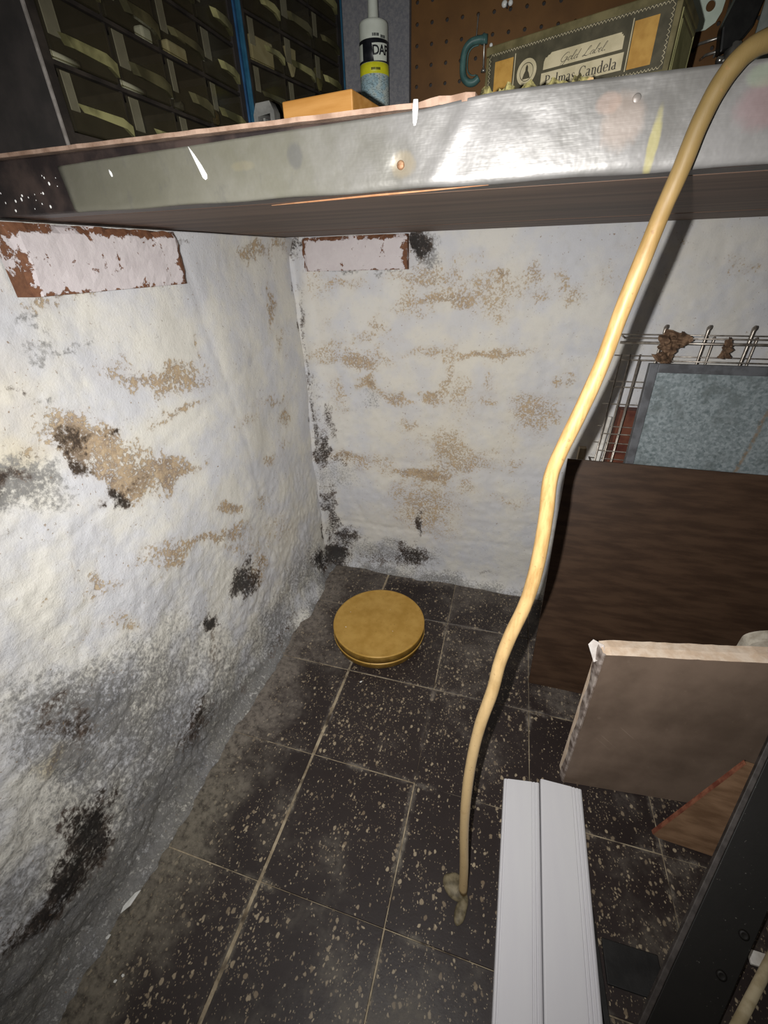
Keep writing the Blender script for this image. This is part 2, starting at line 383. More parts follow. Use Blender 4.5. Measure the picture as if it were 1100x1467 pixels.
def wall_material(name, cream, blue, rough_bump, fleck):
    k = NT(name)
    P = k.coord('World')
    at = k.n('ShaderNodeAttribute', attribute_name='stain')
    s = k.n('ShaderNodeSeparateColor'); k.put(s.inputs[0], at.outputs['Color'])
    B, D, G, Y = s.outputs[0], s.outputs[1], s.outputs[2], at.outputs['Alpha']
    nA = k.noise(P, 9, 4, 0.6)
    nB = k.noise(P, fleck, 5, 0.72)
    nC = k.noise(P, 45, 6, 0.75, 0.4)
    nD = k.noise(P, 300, 3, 0.6)
    base = k.mix(k.ramp(nA, 0.38, 0.62), cream, blue)
    base = k.mix(k.math('MULTIPLY', k.ramp(nC, 0.5, 0.75), 0.35), base, tuple(c * 0.72 for c in cream))
    # yellowed paint
    base = k.mix(k.math('MULTIPLY', Y, 0.55), base, (0.62, 0.50, 0.24))
    # paint gone, brown render below
    mb = k.math('ADD', B, k.math('MULTIPLY', k.math('SUBTRACT', k.math('ADD', k.math('MULTIPLY', nB, 0.72), k.math('MULTIPLY', nC, 0.28)), 0.5), 3.6))
    mB = k.math('MULTIPLY', k.ramp(mb, 0.52, 0.82), k.ramp(B, 0.02, 0.25))
    bc = k.mix(k.ramp(nC, 0.38, 0.62), (0.15, 0.090, 0.052), (0.41, 0.285, 0.155))
    bc = k.mix(k.ramp(nB, 0.52, 0.62), bc, (0.47, 0.36, 0.22))
    base = k.mix(k.math('MULTIPLY', mB, 0.9), base, bc)
    # halo of thin dirt round the stains
    base = k.mix(k.math('MULTIPLY', B, 0.22), base, (0.50, 0.40, 0.28))
    # grey mould
    mg = k.math('ADD', G, k.math('MULTIPLY', k.math('SUBTRACT', k.math('ADD', k.math('MULTIPLY', nB, 0.75), k.math('MULTIPLY', nC, 0.25)), 0.5), 3.4))
    mG = k.math('MULTIPLY', k.ramp(mg, 0.26, 1.05), k.ramp(G, 0.0, 0.3))
    base = k.mix(k.math('MULTIPLY', mG, 0.93), base, k.mix(k.ramp(k.math('ADD', k.math('MULTIPLY', nB, 0.6), k.math('MULTIPLY', nC, 0.4)), 0.40, 0.60), (0.035, 0.033, 0.030), (0.235, 0.23, 0.22)))
    # black mould
    md = k.math('ADD', D, k.math('MULTIPLY', k.math('SUBTRACT', k.math('ADD', k.math('MULTIPLY', nB, 0.5), k.math('MULTIPLY', nC, 0.5)), 0.5), 2.4))
    mD = k.math('MULTIPLY', k.ramp(md, 0.45, 0.85), k.ramp(D, 0.02, 0.25))
    base = k.mix(k.math('MULTIPLY', mD, 0.95), base, k.mix(k.ramp(k.math('ADD', D, k.math('SUBTRACT', nB, 0.5)), 0.35, 0.95), (0.13, 0.088, 0.062), (0.016, 0.012, 0.010)))
    # scattered pits and crumbs of dirt
    pit = k.math('MULTIPLY', k.ramp(k.noise(P, 95, 5, 0.8), 0.63, 0.68), k.ramp(k.noise(P, 5, 3, 0.6), 0.42, 0.60))
    base = k.mix(k.math('MULTIPLY', pit, 0.65), base, (0.20, 0.155, 0.11))
    # fly specks and pinholes everywhere
    sp = k.math('MULTIPLY', k.ramp(k.noise(P, 190, 2, 0.5), 0.69, 0.74), k.ramp(nA, 0.3, 0.6))
    base = k.mix(k.math('MULTIPLY', sp, 0.75), base, (0.26, 0.18, 0.11))
    h = k.math('ADD', k.math('MULTIPLY', nC, 1.0), k.math('MULTIPLY', nB, 0.6))
    lowz = k.sep(P)
    h = k.math('MULTIPLY', h, k.math('ADD', 0.30, k.math('SUBTRACT', 1.0, k.ramp(k.math('ADD', lowz[2], k.math('MULTIPLY', lowz[1], 0.35)), 0.02, 0.45))))
    h = k.math('SUBTRACT', h, k.math('MULTIPLY', mB, 0.5))
    nr = k.bump(h, rough_bump, 0.006)
    nr = k.bump(nD, 0.3, 0.0012, nr)
    return k.out(base, 0.72, nr, 0.0, 0.25)

M_WALL_L = wall_material('painted_rubble_wall', (0.69, 0.67, 0.605), (0.585, 0.588, 0.605), 0.5, 150)
M_WALL_B = wall_material('painted_block_wall', (0.65, 0.63, 0.58), (0.57, 0.573, 0.592), 0.30, 210)

zs = np.concatenate([np.arange(-0.02, 0.975, 0.0045), [0.9766, 0.9767], np.arange(1.0, 2.31, 0.1)])
ys = np.concatenate([np.arange(-1.9, -1.2, 0.05), np.arange(-1.2, 0.0301, 0.0045)])
def left_fn(y, z):
    big = (fbm(y * 5 + 3, z * 6, 2, 3) - 0.5) * 0.020
    mid = (fbm(y * 28, z * 28, 3, 5) - 0.5) * (0.0016 + 0.0036 * np.clip((0.62 - z - 0.35 * y - 0.2) / 0.4, 0, 1))
    rough = np.clip((0.55 - z) / 0.4, 0, 1) * 0.7 + np.clip((-0.55 - y) / 0.3, 0, 1) * 0.5
    fine = (fbm(y * 95, z * 95, 2, 9) - 0.5) * 0.0055 * (0.15 + rough)
    # slanting trowel ridges, coarser low down
    rid = (fbm((y + z) * 34, (y - z) * 9, 3, 21) - 0.5) * 0.012 * np.clip((0.4 - z) / 0.35, 0, 1)
    fil = 0.030 * np.exp(-np.clip(z, 0, 9) / 0.022) * (0.6 + 0.9 * fbm(y * 12, z * 0, 2, 31))
    up = np.clip((1.0 - z) / 0.06, 0, 1)
    # a few trowelled facets: joint between stones
    seam = -0.0012 * np.exp(-((z - 0.70 - (y + 0.45) * 0.25) / 0.010) ** 2) * (fbm(y * 9, z, 2, 40) > 0.45)
    seam2 = -0.0012 * np.exp(-((y + 0.37 + (z - 0.7) * 0.15) / 0.010) ** 2) * (z > 0.45)
    x = (big + mid + fine + rid + seam + seam2 - 0.004) * up + fil - 0.004
    x = np.where(z > 0.97665, -0.135, x)      # masonry ledge that carries the bench; the wall above is set back
    return x, y, z
me, ya, za = grid_mesh('wall_left', ys, zs, left_fn)
ch = stain_field(STAINS_LEFT, ya, za, 100)
near = np.clip((-ya - 0.25) / 0.6, 0, 1)
foot = np.clip((0.07 + 0.16 * near - za + (fbm(ya * 9, za * 9, 3, 140) - 0.5) * 0.16) / 0.10, 0, 1)
ch['G'] = np.maximum(ch['G'], foot * 0.95)
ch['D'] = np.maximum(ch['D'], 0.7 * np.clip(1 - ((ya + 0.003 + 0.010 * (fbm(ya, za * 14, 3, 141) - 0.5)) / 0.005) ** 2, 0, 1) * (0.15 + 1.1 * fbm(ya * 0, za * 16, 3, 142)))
set_stains(me, ch)
wall_left = struct(link('wall_left', me, M_WALL_L))

xs = np.concatenate([np.arange(-0.03, 1.3, 0.0045), np.arange(1.3, 1.81, 0.05)])
def back_fn(x, z):
    jit = (fbm(x * 7, z * 7, 2, 60) - 0.5) * 0.05
    g = 0
    for k, zj in enumerate((0.164, 0.419, 0.611, 0.725, 0.886)):
        g = g + np.exp(-((z + jit - zj) / 0.011) ** 2)
    off = np.where(z > 0.886, 0.1, np.where(z > 0.725, 0.42, np.where(z > 0.611, 0.21, np.where(z > 0.419, 0.36, np.where(z > 0.164, 0.12, 0.3)))))
    xx = (x + jit * 0.7 - off) / 0.40
    dv = (xx - np.round(xx)) * 0.40
    g = np.maximum(g, np.exp(-(dv / 0.010) ** 2))
    g = g * (0.25 + 0.9 * fbm(x * 6, z * 6, 2, 66))
    big = (fbm(x * 6, z * 6, 2, 61) - 0.5) * 0.012
    fine = (fbm(x * 60, z * 60, 3, 64) - 0.5) * 0.0035
    low = 0.026 * np.exp(-np.clip(z, 0, 9) / 0.020) * (0.5 + fbm(x * 10, z * 0, 2, 70))
    corner = 0.03 * np.exp(-np.clip(x, 0, 9) / 0.012)
    up = np.clip((1.0 - z) / 0.06, 0, 1)
    y = (0.0020 * g - big - fine) * up - low - corner * up + 0.004
    return x, y, z
me, xa, za = grid_mesh('wall_back', xs, zs, back_fn)
ch = stain_field(STAINS_BACK, xa, za, 200)
foot = np.clip((0.035 - za + (fbm(xa * 14, za * 14, 3, 240) - 0.5) * 0.05) / 0.03, 0, 1)
ch['G'] = np.maximum(ch['G'], foot * 0.85)
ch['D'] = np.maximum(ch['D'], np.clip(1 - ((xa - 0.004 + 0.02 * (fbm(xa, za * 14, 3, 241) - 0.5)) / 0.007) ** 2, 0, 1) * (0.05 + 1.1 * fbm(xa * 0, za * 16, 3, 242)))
set_stains(me, ch)
wall_back = struct(link('wall_back', me, M_WALL_B))

# ------------------------------------------------------------------ floor: old speckled asphalt tiles on a dusty bed
kf = NT('floor_bed')
P = kf.coord('World')
nz = kf.noise(P, 30, 5, 0.7)
M_BED = kf.out(kf.mix(kf.ramp(kf.noise(P, 13, 4, 0.6), 0.34, 0.54), (0.055, 0.042, 0.032), kf.mix(kf.ramp(nz, 0.3, 0.7), (0.20, 0.155, 0.10), (0.44, 0.37, 0.26))), 0.9, kf.bump(kf.noise(P, 150, 4), 0.4, 0.002), 0, 0.2)
kt = NT('speckled_tile')
P = kt.coord('World'); O = kt.coord('Object')
oi = kt.n('ShaderNodeObjectInfo')
nA = kt.noise(P, 11, 4, 0.6); nB = kt.noise(P, 70, 5, 0.7); nC = kt.noise(P, 300, 3, 0.6)
base = kt.mix(nA, (0.014, 0.0092, 0.0088), (0.032, 0.024, 0.0225))
base = kt.mix(kt.math('MULTIPLY', oi.outputs['Random'], 0.35), base, (0.042, 0.031, 0.028))
# marbling flecks, two sizes
wob = kt.n('ShaderNodeVectorMath', operation='MULTIPLY_ADD')
nv = kt.n('ShaderNodeTexNoise'); kt.put(nv.inputs['Vector'], P); nv.inputs['Scale'].default_value = 120
kt.put(wob.inputs[0], nv.outputs['Color']); wob.inputs[1].default_value = (0.007, 0.007, 0.0); kt.put(wob.inputs[2], P)
pm = kt.mapping(wob.outputs[0], scale=(1.15, 0.85, 0.0))
for sc, lo, hi, keep, amt in ((100, 0.26, 0.40, 0.80, 0.85), (170, 0.24, 0.36, 0.74, 0.8), (330, 0.22, 0.34, 0.70, 0.7)):
    v = kt.voro(pm, sc)
    cs = kt.n('ShaderNodeSeparateColor'); kt.put(cs.inputs[0], v.outputs['Color'])
    m1 = kt.math('SUBTRACT', 1.0, kt.ramp(v.outputs['Distance'], lo, hi))
    m2 = kt.math('GREATER_THAN', kt.math('ADD', cs.outputs[0], kt.math('ADD', kt.math('MULTIPLY', kt.math('SUBTRACT', nA, 0.5), 1.1), kt.math('MULTIPLY', kt.math('SUBTRACT', oi.outputs['Random'], 0.5), 0.18))), keep)
    fm = kt.math('MULTIPLY', kt.math('MULTIPLY', m1, m2), amt)
    fc = kt.mix(cs.outputs[1], (0.17, 0.125, 0.08), (0.42, 0.345, 0.235))
    base = kt.mix(fm, base, fc)
# dust: towards the left wall, along some joints, and in patches
px = kt.sep(P); ox = kt.sep(O)
ed = kt.math('MAXIMUM', kt.math('ABSOLUTE', ox[0]), kt.math('ABSOLUTE', ox[1]))
edge = kt.math('MULTIPLY', kt.ramp(kt.math('ADD', ed, kt.math('MULTIPLY', kt.math('SUBTRACT', nB, 0.5), 0.016)), 0.104, 0.115), kt.ramp(nA, 0.42, 0.62))
wallside = kt.math('SUBTRACT', 1.0, kt.ramp(kt.math('ADD', px[0], kt.math('MULTIPLY', kt.math('SUBTRACT', nA, 0.5), 0.30)), 0.03, 0.16))
backside = kt.ramp(kt.math('ADD', px[1], kt.math('MULTIPLY', kt.math('SUBTRACT', nB, 0.5), 0.08)), -0.06, 0.0)
patch = kt.math('MULTIPLY', kt.ramp(kt.math('ADD', kt.noise(P, 6.5, 5, 0.65), kt.math('MULTIPLY', kt.math('SUBTRACT', kt.math('FRACT', kt.math('MULTIPLY', oi.outputs['Random'], 7.31)), 0.5), 0.22)), 0.50, 0.74), 0.45)
# a worn dark ring round the foot of the stick
wx = kt.math('SUBTRACT', px[0], 0.548); wy = kt.math('SUBTRACT', px[1], -0.806)
worn = kt.ramp(kt.math('SQRT', kt.math('ADD', kt.math('MULTIPLY', wx, wx), kt.math('MULTIPLY', wy, wy))), 0.078, 0.086)
dust = kt.math('MAXIMUM', kt.math('MAXIMUM', kt.math('MULTIPLY', edge, 0.8), kt.math('MULTIPLY', wallside, 0.85)), kt.math('MAXIMUM', patch, kt.math('MULTIPLY', backside, 0.8)))
dust = kt.math('MULTIPLY', kt.math('MULTIPLY', dust, kt.ramp(nB, 0.2, 0.62)), worn)
base = kt.mix(dust, base, kt.mix(nB, kt.mix(kt.ramp(px[1], -0.85, -0.55), (0.130, 0.118, 0.078), (0.165, 0.142, 0.128)), (0.27, 0.235, 0.19)))
M_TILE = kt.out(base, kt.math('ADD', 0.42, kt.math('MULTIPLY', dust, 0.4)), kt.bump(nC, 0.15, 0.0006, kt.bump(nB, 0.2, 0.001)), 0, 0.4)

bm = box(-0.05, 1.8, -1.9, 0.05, -0.05, -0.0016)
floor = struct(obj('floor', bm, M_BED))
TS = 0.2286
tile_x = [-0.0105 + TS * i for i in range(8)]
tile_y = [-0.8816 + TS * j for j in range(-4, 4)]
for i, tx in enumerate(tile_x):
    for j, ty in enumerate(tile_y):
        gl = 0.0030 if tx > 0.1 and tx < 0.3 else 0.0007
        gr = 0.0030 if tx < 0.1 else 0.0007
        gf = random.uniform(0.0003, 0.0014); gb = random.uniform(0.0003, 0.0014)
        h = TS / 2
        bmt = bmesh.new()
        add_box(bmt, -h + gl, h - gr, -h + gf, h - gb, -0.003, 0.0, bevel=0.0008, seg=1)
        t = obj('tile', bmt, M_TILE, floor)
        t.location = (tx + h + random.uniform(-.0008, .0008), ty + h, random.uniform(-0.0006, 0.0))
        t.rotation_euler = (random.uniform(-.002, .002), random.uniform(-.002, .002), random.uniform(-.004, .004))

# ------------------------------------------------------------------ workbench on its wall cleats
ZB, ZT, YF = 0.9774, 1.0262, -0.6968
M_DARKWOOD = mottled('dark_brown_board', (0.075, 0.042, 0.032), (0.13, 0.08, 0.06), 14, 0.55, 0.25, 60, (0.25, 2.5, 2.5))
M_UNDER = mottled('bench_underside', (0.075, 0.042, 0.028), (0.145, 0.09, 0.062), 9, 0.6, 0.3, 40, (0.3, 4, 4))
M_SHEET = mottled('hardboard_edge', (0.20, 0.125, 0.085), (0.34, 0.235, 0.175), 60, 0.85, 0.4, 300)
M_FRONTBLK = mottled('blackened_front_board', (0.016, 0.012, 0.012), (0.05, 0.035, 0.03), 30, 0.45, 0.3, 120)
M_SPLINTER = mottled('fresh_split_wood', (0.26, 0.115, 0.05), (0.34, 0.18, 0.09), 60, 0.8, 0.2, 200)
M_WHITEPAINT = mottled('white_paint', (0.80, 0.80, 0.78), (0.86, 0.86, 0.84), 60, 0.5)
bench = thing('workbench', 'dark wooden workbench edged with a dented bare metal strip, spanning above the floor', 'workbench', (0.75, -0.35, ZB))
def bpart(name, bmx, mat, smooth=False, parent=None):
    for v in bmx.verts: v.co -= Vector((0.75, -0.35, ZB))
    return obj(name, bmx, mat, parent or bench, smooth)
bpart('bench_top', box(-0.13, 1.65, YF + 0.030, -0.012, ZB + 0.004, ZT - 0.0035, bevel=0.001), M_UNDER)
# boards seen on the underside, running along the bench
for y0, y1, dz in ((-0.664, -0.44, 0.0), (-0.438, -0.22, 0.0012), (-0.218, -0.014, 0.0005)):
    bpart('underside_board', box(-0.13, 1.645, y0, y1, ZB + dz, ZB + 0.0045, bevel=0.0008), M_UNDER)
bpart('front_board', box(-0.13, 1.65, YF + 0.0005, YF + 0.0305, ZB, ZT - 0.0045, bevel=0.0015), M_FRONTBLK)
# hardboard surface sheet with a chipped front edge
bm = bmesh.new()
edge_pts = []
xx = -0.13
while xx < 0.487:
    edge_pts.append((xx, YF - 0.0012 + random.uniform(-0.0009, 0.0009)))
    xx += random.uniform(0.008, 0.02)
edge_pts += [(0.462, YF - 0.003), (0.480, YF - 0.004), (0.4865, YF - 0.002), (0.489, YF + 0.010)]
edge_pts.sort()
outl = edge_pts + [(0.55, YF + 0.012), (1.65, YF + 0.012), (1.65, -0.012), (-0.13, -0.012)]
a = [bm.verts.new((p[0], p[1], ZT - 0.0032)) for p in outl]
b = [bm.verts.new((p[0], p[1], ZT - 0.0002 + (0.0015 if 0.455 < p[0] < 0.488 and p[1] < -0.6 else 0))) for p in outl]
bm.faces.new(a); bm.faces.new(b[::-1])
for i in range(len(outl)):
    bm.faces.new((a[i], a[(i + 1) % len(outl)], b[(i + 1) % len(outl)], b[i]))
bpart('surface_sheet', bm, M_SHEET)
bpart('splinter', tube([(0.300, YF + 0.038, ZB - 0.0006), (0.34, YF + 0.026, ZB - 0.001), (0.41, YF + 0.010, ZB - 0.0012), (0.45, YF + 0.006, ZB - 0.001), (0.50, YF + 0.003, ZB - 0.0004)], [0.0002, 0.0006, 0.0008, 0.0006, 0.0002], 6), M_SPLINTER)['label'] = 'pale orange split in the wood'

# metal edging: dented sheet
km = NT('scuffed_sheet_metal')
P = km.coord('World')
n1 = km.noise(P, 14, 5, 0.65); n2 = km.noise(km.mapping(P, scale=(1, 1, 0.5), rot=(0, 0.6, 0)), 70, 5, 0.7, 0.6); n3 = km.noise(km.mapping(P, scale=(0.3, 1, 4)), 160, 3, 0.6)
pxm = km.sep(P)
c = km.mix(km.ramp(n1, 0.35, 0.65), (0.095, 0.092, 0.086), (0.150, 0.146, 0.142))
left = km.math('SUBTRACT', 1.0, km.ramp(km.math('ADD', pxm[0], km.math('MULTIPLY', km.math('SUBTRACT', n1, .5), 0.15)), 0.24, 0.50))
c = km.mix(km.math('MULTIPLY', left, 0.55), c, (0.16, 0.155, 0.105))
c = km.mix(km.math('MULTIPLY', km.ramp(n2, 0.55, 0.7), 0.35), c, (0.10, 0.098, 0.092))
def spot(cx, cz, rx, rz, wob=0.5):
    dx = km.math('DIVIDE', km.math('SUBTRACT', pxm[0], cx), rx); dz = km.math('DIVIDE', km.math('SUBTRACT', pxm[2], cz), rz)
    r = km.math('ADD', km.math('MULTIPLY', dx, dx), km.math('MULTIPLY', dz, dz))
    r = km.math('ADD', r, km.math('MULTIPLY', km.math('SUBTRACT', n2, 0.5), wob * 3))
    return km.math('SUBTRACT', 1.0, km.ramp(r, 0.3, 1.2))
paint = 0.0
for cx, cz, rx, rz, col, amt in ((0.583, 1.004, 0.014, 0.016, (0.20, 0.155, 0.125), 0.5), (0.604, 0.992, 0.0035, 0.020, (0.24, 0.215, 0.085), 0.7),
                                 (0.660, 1.006, 0.016, 0.014, (0.17, 0.095, 0.10), 0.42), (0.655, 1.019, 0.010, 0.006, (0.16, 0.20, 0.13), 0.4), (0.572, 1.014, 0.008, 0.006, (0.21, 0.15, 0.12), 0.5),
                                 (0.436, 0.992, 0.010, 0.009, (0.24, 0.19, 0.11), 0.35), (0.348, 1.003, 0.007, 0.009, (0.07, 0.07, 0.068), 0.7), (0.30, 1.000, 0.012, 0.004, (0.18, 0.155, 0.09), 0.3)):
    m_ = km.math('MULTIPLY', spot(cx, cz, rx, rz), amt)
    c = km.mix(m_, c, col)
    paint = km.math('MAXIMUM', paint, m_)
M_METAL = km.out(c, km.math('ADD', 0.30, km.math('MULTIPLY', n2, 0.2)), km.bump(n3, 0.12, 0.0006, km.bump(n1, 0.35, 0.004)), km.math('SUBTRACT', 0.22, km.math('MULTIPLY', paint, 0.2)), 0.35)
def metal_top(x): return np.interp(x, [0.11, 0.45, 0.50, 0.6], [1.0122, 1.0215, 1.0262, 1.0262])
A_ = np.linspace(0.1105, 1.65, 340); B_ = np.linspace(0, 1, 26)
def metal_fn(a, t):
    z = 0.9772 + t * (metal_top(a) - 0.9772) + (1 - t) * 0.0004 * np.sin(a * 60)
    x = a + np.where(a < 0.112, -0.004 * (t - 0.3), 0)
    dent = (fbm(a * 22, z * 22, 3, 80) - 0.5) * 0.0055
    crease = -0.0018 * np.exp(-((a - 0.47 - (z - 1.0) * 0.6) / 0.006) ** 2)
    roll = -0.0030 * np.exp(-((t - 1) / 0.10) ** 2) * 0 + 0.0035 * np.clip((0.12 - t) / 0.12, 0, 1) ** 2
    dim = 0.0012 * np.exp(-(((a - 0.5885) ** 2 + (z - 1.0150) ** 2) / 0.0025 ** 2)) + 0.0016 * np.exp(-(((a - 0.434) ** 2 + (z - 0.992) ** 2) / 0.006 ** 2))
    y = YF - 0.0022 - np.abs(dent) * 0.5 + crease * 0.5 + roll * 0.5 + dim
    return x - 0.75, y + 0.35, z - ZB
me, _, _ = grid_mesh('metal_edging', A_, B_, metal_fn)
edging = link('metal_edging', me, M_METAL, bench)
so = edging.modifiers.new('thick', 'SOLIDIFY'); so.thickness = 0.0008; so.offset = 0
M_RUSTY = mottled('rusty_screw', (0.16, 0.08, 0.04), (0.30, 0.18, 0.10), 200, 0.6, 0.3, 600, metal=0.5)
Mx = Matrix.Translation((0.434, YF - 0.0022, 0.992)) @ Matrix.Rotation(math.pi / 2, 4, 'X')
s = bpart('screw', lathe([(0, -0.002), (0.0028, -0.002), (0.0030, 0.0004), (0.0022, 0.0011), (0, 0.0012)], 16, Mx), M_RUSTY, True); s['label'] = 'rusty screw head'
Mx = Matrix.Translation((0.5885, YF - 0.0022, 1.0150)) @ Matrix.Rotation(math.pi / 2, 4, 'X')
bpart('nail_head', lathe([(0, -0.002), (0.0026, -0.002), (0.0026, 0.0003), (0.0020, 0.0007), (0, 0.0006)], 16, Mx), M_METAL, True)
# white paint drips on the strip and specks on the dark end
def drip(pts, rad, y=YF - 0.0042):
    bmx = bmesh.new()
    add_tube(bmx, [(p[0], 0, p[1]) for p in pts], rad, 10)
    for v in bmx.verts: v.co.y = v.co.y * 0.35 + y
    o = bpart('paint_drip', bmx, M_WHITEPAINT, True); o['label'] = 'white paint drip'
drip([(0.4452, 1.0272), (0.4450, 1.022), (0.4448, 1.015), (0.4450, 1.0088)], [0.0018, 0.0022, 0.0021, 0.0012], YF - 0.0030)
drip([(0.2525, 1.0155), (0.2560, 1.0095), (0.2600, 1.002), (0.2630, 0.9955), (0.2640, 0.9935)], [0.0004, 0.0013, 0.0022, 0.0026, 0.0012], YF - 0.0036)
drip([(0.1655, 1.0060), (0.1665, 1.0035), (0.1672, 1.0010)], [0.0006, 0.0013, 0.0008], YF - 0.0036)
bm = bmesh.new()
for _ in range(22):
    cx, cz, r = random.uniform(0.016, 0.105), random.uniform(0.982, 1.012), random.choice([0.0004, 0.0006, 0.0011])
    bmesh.ops.create_icosphere(bm, subdivisions=1, radius=r, matrix=Matrix.Translation((cx, YF, cz)) @ Matrix.Diagonal((1, 0.4, random.uniform(1, 1.8), 1)))
bpart('paint_speck', bm, M_WHITEPAINT)['kind'] = 'stuff'

# cleats that carry the bench
kc = NT('flaking_white_cleat')
P = kc.coord('World'); O = kc.coord('Object')
n1 = kc.noise(P, 38, 6, 0.7, 0.6); n2 = kc.noise(P, 150, 4, 0.7)
so_ = kc.sep(O)
ex = kc.math('ABSOLUTE', so_[0]); ez = kc.math('ABSOLUTE', so_[2])
edge = kc.math('MAXIMUM', kc.ramp(ex, 0.108, 0.128), kc.ramp(kc.math('ADD', kc.math('MULTIPLY', so_[2], 0.12), ez), 0.024, 0.034))
peel = kc.math('ADD', kc.math('MULTIPLY', kc.math('ADD', n1, kc.math('MULTIPLY', n2, 0.35)), 1.0), kc.math('MULTIPLY', edge, 0.22))
mp = kc.ramp(kc.math('ADD', peel, kc.math('MULTIPLY', kc.math('SUBTRACT', kc.noise(P, 16, 2), 0.5), 0.3)), 0.80, 0.84)
cw = kc.mix(n1, (0.52, 0.46, 0.47), (0.66, 0.62, 0.61))
cb = kc.mix(n2, (0.055, 0.02, 0.014), (0.26, 0.12, 0.06))
M_CLEAT = kc.out(kc.mix(mp, cw, cb), 0.75, kc.bump(kc.math('SUBTRACT', n2, mp), 0.5, 0.0015), 0, 0.25)
def cleat(label, loc, rotz, n=26):
    # ragged block: along local x (0.256), protruding towards local -y, 0.064 high
    bm = bmesh.new()
    L, H, D = 0.256, 0.069, 0.022
    nz = 8
    grid = []
    for i in range(n + 1):
        col = []
        for k in range(nz + 1):
            x = -L / 2 + L * i / n; z = -H / 2 + H * k / nz
            q = fbm(np.array([x * 30 + loc[0] * 9]), np.array([z * 40]), 3, 90)[0] - 0.5
            y = -D + q * 0.005
            if k == nz: y += 0.006 * random.random(); z -= 0.004 * random.random() * (random.random() < 0.5)
            if i in (0, n): y += 0.004; x += random.uniform(-.002, .002)
            col.append(bm.verts.new((x, y, z)))
        grid.append(col)
    back = [[bm.verts.new((-L / 2 + L * i / n, 0.006, -H / 2 + H * k / nz)) for k in (0, nz)] for i in (0, n)]
    for i in range(n):
        for k in range(nz):
            bm.faces.new((grid[i][k], grid[i + 1][k], grid[i + 1][k + 1], grid[i][k + 1]))
    bm.faces.new([g[0] for g in grid] + [back[1][0], back[0][0]])
    bm.faces.new([g[nz] for g in grid][::-1] + [back[0][1], back[1][1]])
    bm.faces.new(grid[0] + [back[0][1], back[0][0]])
    bm.faces.new(grid[n] + [back[1][1], back[1][0]])
    o = obj('wall_cleat', bm, M_CLEAT)
    o.location = loc; o.rotation_euler = (0, 0, rotz)
    return tag(o, label, 'cleat')
cleat('long flaking white cleat with rusty brown end, on the left wall under the workbench', (0.0, -0.575, 0.9395), math.pi / 2)
cleat('chipped white cleat with red edges, on the back wall close to the corner', (0.150, 0.004, 0.9420), 0.0)

# ------------------------------------------------------------------ the crooked stick
ks = NT('peeled_branch_flash_graded')
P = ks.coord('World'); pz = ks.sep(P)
n1 = ks.noise(ks.mapping(P, scale=(6, 6, 1)), 30, 5, 0.6); n2 = ks.noise(P, 220, 3, 0.6); n3 = ks.noise(P, 22, 4, 0.65)
c = ks.mix(ks.ramp(n1, 0.35, 0.65), (0.24, 0.145, 0.050), (0.34, 0.22, 0.09))
c = ks.mix(ks.math('MULTIPLY', ks.math('SUBTRACT', 1.0, ks.ramp(ks.math('ADD', pz[2], ks.math('MULTIPLY', ks.math('SUBTRACT', n3, 0.5), 0.3)), 0.25, 0.75)), 0.8), c, (0.60, 0.44, 0.23))  # colour lightened towards the foot to offset the flash falloff
c = ks.mix(ks.ramp(pz[2], 0.86, 1.02), c, ks.mix(n3, (0.075, 0.052, 0.018), (0.17, 0.115, 0.042)))  # colour darkened near the top, where the flash is closest
c = ks.mix(ks.math('MULTIPLY', ks.ramp(n3, 0.56, 0.70), 0.35), c, (0.36, 0.20, 0.08))
c = ks.mix(ks.math('MULTIPLY', ks.ramp(n2, 0.64, 0.72), 0.6), c, (0.16, 0.085, 0.035))
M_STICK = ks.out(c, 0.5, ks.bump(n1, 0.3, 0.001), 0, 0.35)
pts = [(0.564, -0.804, 0.012), (0.559, -0.797, 0.094), (0.551, -0.787, 0.189), (0.547, -0.779, 0.274), (0.547, -0.771, 0.352), (0.551, -0.764, 0.423),
       (0.559, -0.758, 0.487), (0.562, -0.754, 0.533), (0.568, -0.750, 0.574), (0.577, -0.745, 0.616), (0.581, -0.742, 0.652), (0.582, -0.738, 0.689),
       (0.581, -0.735, 0.726), (0.579, -0.731, 0.757), (0.582, -0.729, 0.780), (0.592, -0.726, 0.820), (0.600, -0.723, 0.856), (0.606, -0.719, 0.895),
       (0.612, -0.716, 0.928), (0.617, -0.713, 0.955), (0.6215, -0.712, 0.976), (0.625, -0.711, 0.997), (0.630, -0.710, 1.0135), (0.637, -0.709, 1.025),
       (0.646, -0.7070, 1.0310), (0.658, -0.701, 1.0335), (0.678, -0.685, 1.0340), (0.71, -0.665, 1.0325), (0.74, -0.650, 1.0322)]
cp = catmull(pts, 6)
rad = []
for i, p in enumerate(cp):
    r = float(np.interp(p.z if i < len(cp) * 0.8 else max(p.z, 1.03), [0, 0.2, 0.5, 0.6, 0.70, 0.78, 0.86, 0.93, 0.98, 1.03], [0.0070, 0.0069, 0.0072, 0.0071, 0.0068, 0.0063, 0.0058, 0.0057, 0.0054, 0.0057]))
    r *= 1 + 0.018 * math.sin(i * 0.43) + 0.008 * math.sin(i * 1.3)
    rad.append(r)
stick = thing('walking_stick', 'crooked pale yellow branch stick, leaning from the floor up over the metal bench edge', 'stick', (0.564, -0.804, 0))
def rel(o, root):
    o.matrix_parent_inverse = Matrix.Identity(4)
    o.parent = root
    for v in o.data.vertices: v.co -= root.location
    return o
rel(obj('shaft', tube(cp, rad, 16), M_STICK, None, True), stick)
M_OLIVE = mottled('muddy_olive_root', (0.07, 0.055, 0.028), (0.20, 0.165, 0.10), 70, 0.6, 0.4, 200)
